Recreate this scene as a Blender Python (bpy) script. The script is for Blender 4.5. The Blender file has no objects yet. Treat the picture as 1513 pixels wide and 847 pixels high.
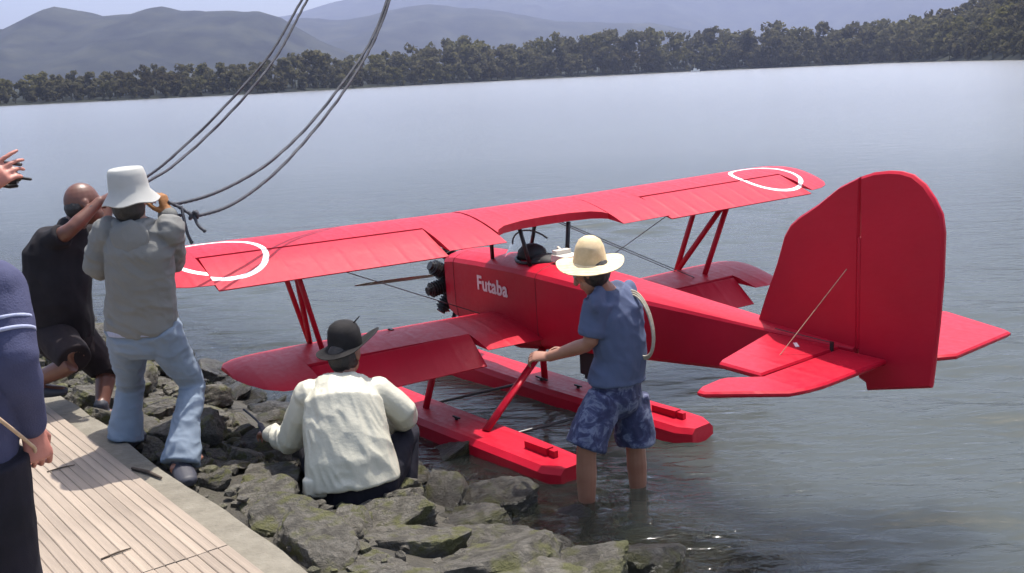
import bpy, bmesh, math, random
import numpy as np
from mathutils import Vector, Matrix

# ------------------------------------------------------------------ camera, world, sun, exposure
scene = bpy.context.scene
col = scene.collection
PXW, PXH, FPX = 1513.0, 847.0, 1520.0
CAM_H, PITCH, ROLL = 2.3, 0.2017, 0.0462
_f = np.array([0, math.cos(PITCH), -math.sin(PITCH)])
_r0 = np.array([1.0, 0, 0]); _u0 = np.cross(_r0, _f)
_r = math.cos(ROLL) * _r0 - math.sin(ROLL) * _u0
_u = math.sin(ROLL) * _r0 + math.cos(ROLL) * _u0
cam_d = bpy.data.cameras.new('camera'); cam = bpy.data.objects.new('camera', cam_d); col.objects.link(cam)
cam_d.sensor_width = 36.0; cam_d.lens = FPX / PXW * 36.0
cam_d.clip_start = 0.05; cam_d.clip_end = 20000
M = Matrix(((_r[0], _u[0], -_f[0], 0), (_r[1], _u[1], -_f[1], 0), (_r[2], _u[2], -_f[2], CAM_H), (0, 0, 0, 1)))
cam.matrix_world = M
scene.camera = cam

SUN_AZ, SUN_EL = math.radians(33), math.radians(72)      # azimuth measured from +Y towards +X
world = bpy.data.worlds.new('World'); scene.world = world; world.use_nodes = True
wn = world.node_tree; wn.nodes.clear()
wo = wn.nodes.new('ShaderNodeOutputWorld'); wb = wn.nodes.new('ShaderNodeBackground')
sk = wn.nodes.new('ShaderNodeTexSky'); sk.sky_type = 'NISHITA'; sk.sun_disc = False
sk.sun_elevation = SUN_EL; sk.sun_rotation = SUN_AZ; sk.altitude = 0; sk.air_density = 1.0; sk.dust_density = 3.6; sk.ozone_density = 1.0
wb.inputs['Strength'].default_value = 0.15
wn.links.new(sk.outputs[0], wb.inputs[0]); wn.links.new(wb.outputs[0], wo.inputs[0])
sun_d = bpy.data.lights.new('sun', 'SUN'); sun_d.energy = 4.5; sun_d.angle = math.radians(0.55); sun_d.color = (1.0, 0.95, 0.88)
sun = bpy.data.objects.new('sun', sun_d); col.objects.link(sun)
sd = Vector((math.sin(SUN_AZ) * math.cos(SUN_EL), math.cos(SUN_AZ) * math.cos(SUN_EL), math.sin(SUN_EL)))
sun.rotation_euler = sd.to_track_quat('Z', 'Y').to_euler()
vs = scene.view_settings; vs.view_transform = 'Standard'; vs.look = 'None'; vs.gamma = 1.0; vs.use_curve_mapping = False
vs.exposure = 0.9
scene.render.engine = 'CYCLES'
scene.cycles.volume_bounces = 0
scene.cycles.max_bounces = 6; scene.cycles.diffuse_bounces = 3; scene.cycles.glossy_bounces = 3; scene.cycles.transmission_bounces = 4
scene.cycles.transparent_max_bounces = 12

rng = np.random.default_rng(7)
random.seed(7)

# ------------------------------------------------------------------ helpers
def at(u, v, Y):
    """a point of the place given where it shows and how far off it stands (Y metres ahead)"""
    d = _f + (u - PXW / 2) / FPX * _r - (v - PXH / 2) / FPX * _u
    return Vector((d * (Y / d[1]) + np.array([0, 0, CAM_H])).tolist())

def on_level(u, v, z):
    d = _f + (u - PXW / 2) / FPX * _r - (v - PXH / 2) / FPX * _u
    return Vector((d * ((z - CAM_H) / d[2]) + np.array([0, 0, CAM_H])).tolist())

def _hash(i, j, k, s):
    h = (i * 374761393 + j * 668265263 + k * 2147483647 + s * 1274126177) & 0xffffffff
    h = ((h ^ (h >> 13)) * 1274126177) & 0xffffffff
    h = ((h ^ (h >> 16)) * 2246822519) & 0xffffffff
    return (h & 0xffff) / 65535.0

def vnoise(P, seed=0):
    P = np.asarray(P, float); I = np.floor(P).astype(np.int64); F = P - I; F = F * F * (3 - 2 * F)
    out = 0
    for a in (0, 1):
        for b in (0, 1):
            for c in (0, 1):
                w = (F[:, 0] if a else 1 - F[:, 0]) * (F[:, 1] if b else 1 - F[:, 1]) * (F[:, 2] if c else 1 - F[:, 2])
                out = out + w * _hash(I[:, 0] + a, I[:, 1] + b, I[:, 2] + c, seed)
    return out

def fbm(P, oct=4, seed=0):
    P = np.asarray(P, float); o = 0; a = 1; t = 0
    for k in range(oct):
        o = o + a * vnoise(P * (2.03 ** k) + 17.3 * k, seed + k); t += a; a *= .5
    return o / t

def tag(o, label=None, cat=None, group=None, kind=None):
    if label: o['label'] = label
    if cat: o['category'] = cat
    if group: o['group'] = group
    if kind: o['kind'] = kind
    return o

def empty(name, loc=(0, 0, 0)):
    o = bpy.data.objects.new(name, None); o.empty_display_size = .1; o.location = loc; col.objects.link(o); return o

def link_mesh(name, me, mat=None, parent=None):
    o = bpy.data.objects.new(name, me); col.objects.link(o)
    if mat is not None:
        me.materials.clear(); me.materials.append(mat)
    if parent is not None: o.parent = parent
    return o

def mesh_of(name, V, F, smooth=False):
    me = bpy.data.meshes.new(name)
    me.from_pydata([tuple(map(float, v)) for v in V], [], [tuple(f) for f in F]); me.update()
    bm = bmesh.new(); bm.from_mesh(me); bmesh.ops.recalc_face_normals(bm, faces=bm.faces); bm.to_mesh(me); bm.free()
    if smooth: me.polygons.foreach_set('use_smooth', [True] * len(me.polygons))
    me.update()
    return me

def build(name, VF, mat, parent=None, smooth=False, autosmooth=None):
    me = mesh_of(name, VF[0], VF[1], smooth or autosmooth is not None)
    if autosmooth is not None:
        me.set_sharp_from_angle(angle=math.radians(autosmooth))
    return link_mesh(name, me, mat, parent)

def join(*parts):
    V = []; F = []
    for v, f in parts:
        o = len(V); V += list(v); F += [tuple(i + o for i in q) for q in f]
    return V, F

def box(c, s, rot=None):
    c = Vector(c); V = []
    for x in (-.5, .5):
        for y in (-.5, .5):
            for z in (-.5, .5):
                p = Vector((x * s[0], y * s[1], z * s[2]))
                if rot is not None: p = rot @ p
                V.append(c + p)
    return V, [(0, 1, 3, 2), (4, 6, 7, 5), (0, 4, 5, 1), (2, 3, 7, 6), (0, 2, 6, 4), (1, 5, 7, 3)]

def loft(rings, cap=True, closed=True):
    n = len(rings[0]); V = [p for r in rings for p in r]; F = []
    for i in range(len(rings) - 1):
        for j in range(n if closed else n - 1):
            k = (j + 1) % n
            F.append((i * n + j, i * n + k, (i + 1) * n + k, (i + 1) * n + j))
    if cap:
        F.append(tuple(range(n))[::-1]); F.append(tuple((len(rings) - 1) * n + j for j in range(n)))
    return V, F

def tube(pts, rads, n=14, side=None, round_ends=True):
    """closed tapered tube; a radius may be (across, deep), across lying along `side`"""
    P = [Vector(p) for p in pts]
    R = [(r, r) if not isinstance(r, (tuple, list)) else r for r in rads]
    T = []
    for i in range(len(P)):
        a = P[max(i - 1, 0)]; b = P[min(i + 1, len(P) - 1)]; T.append((b - a).normalized())
    s = Vector(side) if side is not None else T[0].orthogonal()
    rings = []
    def ring(c, t, a, b):
        nonlocal s
        s = (s - t * s.dot(t)).normalized(); w = t.cross(s)
        return [c + s * (a * math.cos(2 * math.pi * k / n)) + w * (b * math.sin(2 * math.pi * k / n)) for k in range(n)]
    if round_ends:
        for q in (.15, .6): 
            e = math.sqrt(1 - (1 - q) ** 2); m = min(R[0]); rings.append(ring(P[0] - T[0] * m * (1 - q), T[0], R[0][0] * e, R[0][1] * e))
    for c, t, r in zip(P, T, R): rings.append(ring(c, t, r[0], r[1]))
    if round_ends:
        for q in (.6, .15):
            e = math.sqrt(1 - (1 - q) ** 2); m = min(R[-1]); rings.append(ring(P[-1] + T[-1] * m * (1 - q), T[-1], R[-1][0] * e, R[-1][1] * e))
    return loft(rings)

def ellipsoid(c, a, b, d, n=12, m=8):
    """a, b, d: semi-axis vectors"""
    c = Vector(c); a = Vector(a); b = Vector(b); d = Vector(d); V = [c + d]; F = []
    for i in range(1, m):
        th = math.pi * i / m
        for j in range(n):
            ph = 2 * math.pi * j / n
            V.append(c + d * math.cos(th) + (a * math.cos(ph) + b * math.sin(ph)) * math.sin(th))
    V.append(c - d)
    for j in range(n): F.append((0, 1 + j, 1 + (j + 1) % n))
    for i in range(m - 2):
        for j in range(n):
            k = (j + 1) % n; F.append((1 + i * n + j, 1 + (i + 1) * n + j, 1 + (i + 1) * n + k, 1 + i * n + k))
    L = len(V) - 1
    for j in range(n): F.append((L, 1 + (m - 2) * n + (j + 1) % n, 1 + (m - 2) * n + j))
    return V, F

def spline(pts, k=8):
    P = [Vector(p) for p in pts]; Q = [P[0] * 2 - P[1]] + P + [P[-1] * 2 - P[-2]]; out = []
    for i in range(1, len(Q) - 2):
        a, b, c, d = Q[i - 1:i + 3]
        for j in range(k):
            t = j / k
            out.append(.5 * ((2 * b) + (c - a) * t + (2 * a - 5 * b + 4 * c - d) * t * t + (3 * b - a - 3 * c + d) * t ** 3))
    out.append(P[-1]); return out

def skinned(name, shapes, voxel, mat, parent=None, smooth=4, fold=None):
    """one continuous surface grown over overlapping closed shapes"""
    V, F = join(*shapes)
    me = mesh_of(name + '_raw', V, F)
    o = bpy.data.objects.new(name + '_raw', me); col.objects.link(o)
    m = o.modifiers.new('r', 'REMESH'); m.mode = 'VOXEL'; m.voxel_size = voxel; m.use_smooth_shade = True
    if smooth:
        s = o.modifiers.new('s', 'SMOOTH'); s.iterations = smooth; s.factor = .5
    dg = bpy.context.evaluated_depsgraph_get()
    res = bpy.data.meshes.new_from_object(o.evaluated_get(dg), depsgraph=dg)
    bpy.data.objects.remove(o); bpy.data.meshes.remove(me)
    res.name = name
    if fold:
        n = len(res.vertices); co = np.empty(n * 3); res.vertices.foreach_get('co', co); co = co.reshape(-1, 3)
        no = np.empty(n * 3); res.vertices.foreach_get('normal', no); no = no.reshape(-1, 3)
        d = fold(co)
        res.vertices.foreach_set('co', (co + no * d[:, None]).ravel()); res.update()
    res.polygons.foreach_set('use_smooth', [True] * len(res.polygons))
    return link_mesh(name, res, mat, parent)

def folds(amp, freq=9, stretch=(1, 1, .55), seed=0, slant=(.25, 0, 0)):
    def fn(co):
        q = co * np.array(stretch) * freq
        q = q + np.outer(co[:, 2], np.array(slant)) * freq
        w = fbm(co * freq * .4, 2, seed + 5)[:, None] * 1.6
        r = 1 - np.abs(2 * vnoise(q + w, seed) - 1) * 1.6
        r2 = 1 - np.abs(2 * vnoise(q * 2.1 + w, seed + 3) - 1) * 1.6
        return amp * (r * .75 + r2 * .35 - .25)
    return fn

# ------------------------------------------------------------------ materials
def new_mat(name):
    m = bpy.data.materials.new(name); m.use_nodes = True
    nt = m.node_tree; b = nt.nodes['Principled BSDF']
    return m, nt, b

def noise_node(nt, scale, detail=4, rough=.55, coord='Object', sc=None):
    tc = nt.nodes.new('ShaderNodeTexCoord'); n = nt.nodes.new('ShaderNodeTexNoise')
    n.inputs['Scale'].default_value = scale; n.inputs['Detail'].default_value = detail; n.inputs['Roughness'].default_value = rough
    if sc is not None:
        mp = nt.nodes.new('ShaderNodeMapping'); mp.inputs['Scale'].default_value = sc
        nt.links.new(tc.outputs[coord], mp.inputs[0]); nt.links.new(mp.outputs[0], n.inputs[0])
    else:
        nt.links.new(tc.outputs[coord], n.inputs[0])
    return n

def ramp(nt, src, stops):
    r = nt.nodes.new('ShaderNodeValToRGB'); e = r.color_ramp.elements
    while len(e) < len(stops): e.new(.5)
    for k, (p, c) in enumerate(stops):
        e[k].position = p; e[k].color = (*c, 1) if len(c) == 3 else c
    nt.links.new(src, r.inputs[0]); return r

def bump(nt, b, src, dist, strength=1.0, prev=None):
    n = nt.nodes.new('ShaderNodeBump'); n.inputs['Distance'].default_value = dist; n.inputs['Strength'].default_value = strength
    nt.links.new(src, n.inputs['Height'])
    if prev is not None: nt.links.new(prev.outputs[0], n.inputs['Normal'])
    nt.links.new(n.outputs[0], b.inputs['Normal']); return n

def plain(name, c1, c2=None, rough=.6, scale=6, bscale=0, bdist=.003, metal=0, spec=None, detail=4, sheen=0):
    m, nt, b = new_mat(name)
    if c2 is None: c2 = tuple(x * .82 for x in c1)
    n = noise_node(nt, scale, detail)
    r = ramp(nt, n.outputs[0], [(.35, c1), (.68, c2)])
    nt.links.new(r.outputs[0], b.inputs['Base Color'])
    b.inputs['Roughness'].default_value = rough; b.inputs['Metallic'].default_value = metal
    if spec is not None: b.inputs['Specular IOR Level'].default_value = spec
    if sheen: b.inputs['Sheen Weight'].default_value = sheen
    if bscale:
        n2 = noise_node(nt, bscale, 3); bump(nt, b, n2.outputs[0], bdist)
    return m

def red_paint(name, ring_c=None):
    """sun-faded red covering, the white ring on the wing tips being print on it"""
    m, nt, b = new_mat(name)
    n = noise_node(nt, 2.2, 5)
    r = ramp(nt, n.outputs[0], [(.3, (.44, .006, .024)), (.7, (.36, .0045, .019))])
    src = r.outputs[0]
    if ring_c:
        tc = nt.nodes.new('ShaderNodeTexCoord'); sp = nt.nodes.new('ShaderNodeSeparateXYZ'); nt.links.new(tc.outputs['Object'], sp.inputs[0])
        def mth(op, a, bb=None, c=None):
            k = nt.nodes.new('ShaderNodeMath'); k.operation = op
            for i, x in enumerate((a, bb, c)):
                if x is None: continue
                if isinstance(x, (int, float)): k.inputs[i].default_value = x
                else: nt.links.new(x, k.inputs[i])
            return k.outputs[0]
        ax = mth('SUBTRACT', sp.outputs[0], ring_c[0]); ay = mth('SUBTRACT', mth('ABSOLUTE', sp.outputs[1]), ring_c[1])
        d = mth('SQRT', mth('ADD', mth('MULTIPLY', ax, ax), mth('MULTIPLY', ay, ay)))
        off = mth('ABSOLUTE', mth('SUBTRACT', d, ring_c[2]))
        band = mth('LESS_THAN', off, ring_c[3])
        up = mth('GREATER_THAN', mth('ADD', sp.outputs[2], mth('MULTIPLY', sp.outputs[0], .13)), -.02)
        fac = mth('MULTIPLY', band, up)
        mx = nt.nodes.new('ShaderNodeMix'); mx.data_type = 'RGBA'
        nt.links.new(fac, mx.inputs['Factor']); nt.links.new(src, mx.inputs['A']); mx.inputs['B'].default_value = (.86, .84, .82, 1)
        src = mx.outputs['Result']
    nt.links.new(src, b.inputs['Base Color'])
    b.inputs['Specular IOR Level'].default_value = .22
    tc2 = nt.nodes.new('ShaderNodeTexCoord'); wv = nt.nodes.new('ShaderNodeTexWave'); wv.wave_type = 'BANDS'; wv.bands_direction = 'Y'; wv.wave_profile = 'SIN'; wv.inputs['Scale'].default_value = 1.75
    nt.links.new(tc2.outputs['Object'], wv.inputs[0])
    pw = nt.nodes.new('ShaderNodeMath'); pw.operation = 'POWER'; nt.links.new(wv.outputs['Fac'], pw.inputs[0]); pw.inputs[1].default_value = 9
    n2 = noise_node(nt, 7, 4, sc=(.6, 1.4, 1)); b1_ = bump(nt, b, n2.outputs[0], .006, .8); bump(nt, b, pw.outputs[0], .0022, .8, b1_)
    n3 = noise_node(nt, 30, 3); rr = ramp(nt, n3.outputs[0], [(.3, (.36,) * 3), (.7, (.5,) * 3)]); nt.links.new(rr.outputs[0], b.inputs['Roughness'])
    return m

MAT = {}
MAT['red'] = red_paint('red_dope')
MAT['red_ring'] = red_paint('red_dope_with_white_ring', (.345, 2.20, .272, .0165))
MAT['black_metal'] = plain('black_engine_metal', (.012, .012, .013), (.03, .028, .027), .45, 20, metal=.3)
MAT['dark'] = plain('dark_interior', (.01, .009, .009), (.02, .017, .016), .7)
MAT['wire'] = plain('steel_wire', (.06, .055, .055), (.1, .1, .1), .4, metal=.6)
MAT['wood'] = plain('varnished_propeller_wood', (0.099, 0.0495, 0.018), (0.054, 0.02475, 0.009), .35, 14)
MAT['cream'] = plain('cream_plastic', (.62, .56, .47), (.5, .45, .38), .5)
MAT['letter'] = plain('white_vinyl_letters', (.72, .6, .6), (.62, .5, .5), .5)
MAT['skin'] = plain('skin', (0.306, 0.1445, 0.08925), (0.2465, 0.1062, 0.06375), .5, 7, 160, .0006)
MAT['skin_tan'] = plain('tanned_skin', (0.12, 0.048, 0.03), (0.09, 0.0348, 0.0216), .42, 7, 160, .0006)
MAT['skin_pink'] = plain('flushed_skin', (.42, .17, .125), (.34, .12, .085), .5, 8, 160, .0006)
MAT['black_cloth'] = plain('black_cotton', (.016, .014, .017), (.009, .008, .01), .85, 9, 220, .0015, spec=.2)
MAT['shorts_dark'] = plain('dark_brown_shorts_cloth', (.02, .015, .017), (.012, .009, .011), .85, 9, 220, .0015, spec=.2)
MAT['grey_knit'] = plain('heather_grey_sweat_cloth', (0.1808, 0.1808, 0.1707), (0.1555, 0.1555, 0.1468), .92, 5, 190, .002, spec=.2)
MAT['denim'] = plain('washed_light_denim', (0.1856, 0.2288, 0.2838), (0.1522, 0.1876, 0.2327), .85, 4, 260, .0012, spec=.2)
MAT['hat_white'] = plain('off_white_canvas', (0.3722, 0.3722, 0.3523), (0.335, 0.335, 0.3171), .85, 6, 240, .0012, spec=.2)
MAT['nylon'] = plain('ivory_nylon', (0.4891, 0.4715, 0.3779), (0.4224, 0.4062, 0.3249), .4, 4, 60, .002)
MAT['tee'] = plain('faded_blue_jersey', (0.088, 0.11, 0.1815), (0.07568, 0.0946, 0.1561), .9, 6, 220, .0015, spec=.2)
MAT['navy_wool'] = plain('indigo_wool', (.062, .066, .122), (.05, .053, .1), .9, 12, 190, .002, spec=.2)
MAT['trouser_navy'] = plain('near_black_trouser_cloth', (.014, .013, .02), (.009, .009, .013), .85, 9, 220, .0015, spec=.2)
MAT['stripe'] = plain('pale_stripe_knit', (0.336, 0.36, 0.48), (0.272, 0.296, 0.416), .9, 60)
MAT['rubber'] = plain('dark_rubber_shoe', (.015, .018, .03), (.03, .03, .04), .6)
MAT['glove'] = plain('brown_work_glove', (.3, .13, .035), (.2, .08, .02), .75, 20, 90, .003)
MAT['rope'] = plain('dark_grey_rope', (.035, .038, .05), (.06, .062, .075), .8, 90, 220, .004)
MAT['cord'] = plain('tan_cord', (.45, .33, .22), (.36, .25, .16), .8, 60)
MAT['eye'] = plain('eye_white_and_iris', (.5, .48, .45), (.05, .03, .02), .2, 40)
MAT['hair'] = plain('dark_hair', (.012, .01, .009), (.03, .024, .02), .5, 40, 200, .004)
MAT['felt'] = plain('black_felt_hat', (.013, .012, .012), (.022, .02, .02), .85, 12, 160, .002, spec=.2)
MAT['bag'] = plain('khaki_webbing', (.42, .38, .3), (.3, .27, .2), .85, 30, 150, .002)
MAT['white_boat'] = plain('white_boat_paint', (.8, .8, .78), (.7, .7, .68), .4)

def camo():
    m, nt, b = new_mat('navy_and_white_floral_print')
    n = noise_node(nt, 13, 4, .65); n.inputs['Distortion'].default_value = .6
    r = ramp(nt, n.outputs[0], [(.40, (.02, .024, .065)), (.5, (.04, .048, .11)), (.58, (.13, .15, .22)), (.68, (.045, .055, .12))])
    nt.links.new(r.outputs[0], b.inputs['Base Color']); b.inputs['Roughness'].default_value = .85
    return m
MAT['camo'] = camo()

def straw():
    m, nt, b = new_mat('woven_straw')
    w = nt.nodes.new('ShaderNodeTexWave'); tc = nt.nodes.new('ShaderNodeTexCoord'); nt.links.new(tc.outputs['Object'], w.inputs[0])
    w.wave_type = 'BANDS'; w.bands_direction = 'Z'; w.inputs['Scale'].default_value = 60; w.inputs['Distortion'].default_value = 1.5
    n = noise_node(nt, 30, 4)
    r = ramp(nt, n.outputs[0], [(.3, (.74, .57, .33)), (.7, (.6, .45, .24))]); nt.links.new(r.outputs[0], b.inputs['Base Color'])
    b.inputs['Roughness'].default_value = .65; bump(nt, b, w.outputs[0], .003)
    return m
MAT['straw'] = straw()

def rock_mat():
    m, nt, b = new_mat('weathered_shore_rock')
    n = noise_node(nt, 3.2, 8, .62, 'Object'); n.inputs['Distortion'].default_value = .4
    r = ramp(nt, n.outputs[0], [(.28, (.04, .036, .028)), (.45, (.10, .09, .07)), (.58, (.165, .152, .125)), (.75, (.07, .064, .05))])
    g = nt.nodes.new('ShaderNodeNewGeometry'); sp = nt.nodes.new('ShaderNodeSeparateXYZ'); nt.links.new(g.outputs['Position'], sp.inputs[0])
    oi = nt.nodes.new('ShaderNodeObjectInfo')
    hv = nt.nodes.new('ShaderNodeHueSaturation'); nt.links.new(r.outputs[0], hv.inputs['Color'])
    mr = nt.nodes.new('ShaderNodeMapRange'); nt.links.new(oi.outputs['Random'], mr.inputs[0]); mr.inputs['To Min'].default_value = .7; mr.inputs['To Max'].default_value = 1.25
    nt.links.new(mr.outputs[0], hv.inputs['Value'])
    # algae patches
    n2 = noise_node(nt, 2.1, 6, .6, 'Object'); al = ramp(nt, n2.outputs[0], [(.5, (0,) * 3), (.62, (1,) * 3)])
    mx = nt.nodes.new('ShaderNodeMix'); mx.data_type = 'RGBA'; nt.links.new(al.outputs[0], mx.inputs['Factor'])
    nt.links.new(hv.outputs[0], mx.inputs['A']); mx.inputs['B'].default_value = (.105, .105, .035, 1)
    # wet band along the waterline
    n3 = noise_node(nt, 4, 3); ad = nt.nodes.new('ShaderNodeMath'); ad.operation = 'MULTIPLY_ADD'; nt.links.new(n3.outputs[0], ad.inputs[0]); ad.inputs[1].default_value = -.16; nt.links.new(sp.outputs[2], ad.inputs[2])
    wt = nt.nodes.new('ShaderNodeMapRange'); nt.links.new(ad.outputs[0], wt.inputs[0]); wt.inputs['From Min'].default_value = -.02; wt.inputs['From Max'].default_value = .12
    wt.inputs['To Min'].default_value = .4; wt.inputs['To Max'].default_value = 1
    mu = nt.nodes.new('ShaderNodeMix'); mu.data_type = 'RGBA'; mu.blend_type = 'MULTIPLY'; mu.inputs['Factor'].default_value = 1
    nt.links.new(mx.outputs['Result'], mu.inputs['A']); nt.links.new(wt.outputs[0], mu.inputs['B'])
    nt.links.new(mu.outputs['Result'], b.inputs['Base Color'])
    rg = nt.nodes.new('ShaderNodeMapRange'); nt.links.new(wt.outputs[0], rg.inputs[0]); rg.inputs['From Min'].default_value = .4; rg.inputs['To Min'].default_value = .3; rg.inputs['To Max'].default_value = .88
    nt.links.new(rg.outputs[0], b.inputs['Roughness'])
    n4 = noise_node(nt, 9, 10, .7); n4.inputs['Distortion'].default_value = .8; bump(nt, b, n4.outputs[0], .06)
    return m
MAT['rock'] = rock_mat()

def bank_mat():
    m, nt, b = new_mat('shore_silt_and_gravel')
    n = noise_node(nt, 5, 8, .65); r = ramp(nt, n.outputs[0], [(.3, (.018, .016, .012)), (.55, (.042, .037, .026)), (.75, (.034, .034, .018))])
    nt.links.new(r.outputs[0], b.inputs['Base Color']); b.inputs['Roughness'].default_value = .8
    n2 = noise_node(nt, 22, 6); bump(nt, b, n2.outputs[0], .03)
    return m
MAT['bank'] = bank_mat()

def slat_mat():
    m, nt, b = new_mat('sun_bleached_decking_wood')
    oi = nt.nodes.new('ShaderNodeObjectInfo')
    n = noise_node(nt, 3, 6, .6, sc=(.7, 9, 9)); r = ramp(nt, n.outputs[0], [(.25, (.295, .238, .184)), (.5, (.255, .206, .159)), (.75, (.205, .164, .126))])
    hv = nt.nodes.new('ShaderNodeHueSaturation'); nt.links.new(r.outputs[0], hv.inputs['Color'])
    mr = nt.nodes.new('ShaderNodeMapRange'); nt.links.new(oi.outputs['Random'], mr.inputs[0]); mr.inputs['To Min'].default_value = .82; mr.inputs['To Max'].default_value = 1.12
    nt.links.new(mr.outputs[0], hv.inputs['Value']); nt.links.new(hv.outputs[0], b.inputs['Base Color'])
    b.inputs['Roughness'].default_value = .8
    n2 = noise_node(nt, 4, 5, .6, sc=(1, 30, 30)); bump(nt, b, n2.outputs[0], .003)
    return m
MAT['slat'] = slat_mat()

def conc_mat():
    m, nt, b = new_mat('weathered_concrete')
    n = noise_node(nt, 6, 8, .65); r = ramp(nt, n.outputs[0], [(.3, (.105, .093, .07)), (.55, (.155, .14, .108)), (.75, (.2, .182, .145))])
    nt.links.new(r.outputs[0], b.inputs['Base Color']); b.inputs['Roughness'].default_value = .9
    n2 = noise_node(nt, 45, 6); bump(nt, b, n2.outputs[0], .006)
    return m
MAT['concrete'] = conc_mat()

def foliage_mat(name, a, c):
    m, nt, b = new_mat(name)
    g = nt.nodes.new('ShaderNodeNewGeometry')
    r = ramp(nt, g.outputs['Random Per Island'], [(0, a), (1, c)])
    n = noise_node(nt, .035, 4); r2 = ramp(nt, n.outputs[0], [(.35, (.55, .5, .45)), (.5, (1, 1, 1)), (.68, (1.0, 1.0, .55))])
    mu = nt.nodes.new('ShaderNodeMix'); mu.data_type = 'RGBA'; mu.blend_type = 'MULTIPLY'; mu.inputs['Factor'].default_value = 1
    nt.links.new(r.outputs[0], mu.inputs['A']); nt.links.new(r2.outputs[0], mu.inputs['B']); nt.links.new(mu.outputs['Result'], b.inputs['Base Color'])
    b.inputs['Roughness'].default_value = .8; b.inputs['Specular IOR Level'].default_value = .05
    tl = nt.nodes.new('ShaderNodeBsdfTranslucent'); nt.links.new(mu.outputs['Result'], tl.inputs[0]); ms = nt.nodes.new('ShaderNodeMixShader'); ms.inputs[0].default_value = .5
    nt.links.new(b.outputs[0], ms.inputs[1]); nt.links.new(tl.outputs[0], ms.inputs[2]); nt.links.new(ms.outputs[0], nt.nodes['Material Output'].inputs['Surface'])
    return m
MAT['wood_far'] = foliage_mat('riverbank_leaves', (.088, .082, .046), (.115, .108, .058))

def hill_mat():
    m, nt, b = new_mat('forested_hillside')
    n = noise_node(nt, .011, 9, .72); r = ramp(nt, n.outputs[0], [(.40, (.004, .006, .006)), (.5, (.014, .017, .013)), (.64, (.032, .034, .022))])
    nt.links.new(r.outputs[0], b.inputs['Base Color']); b.inputs['Roughness'].default_value = .95; b.inputs['Specular IOR Level'].default_value = .1
    return m
MAT['hill'] = hill_mat()

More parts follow.
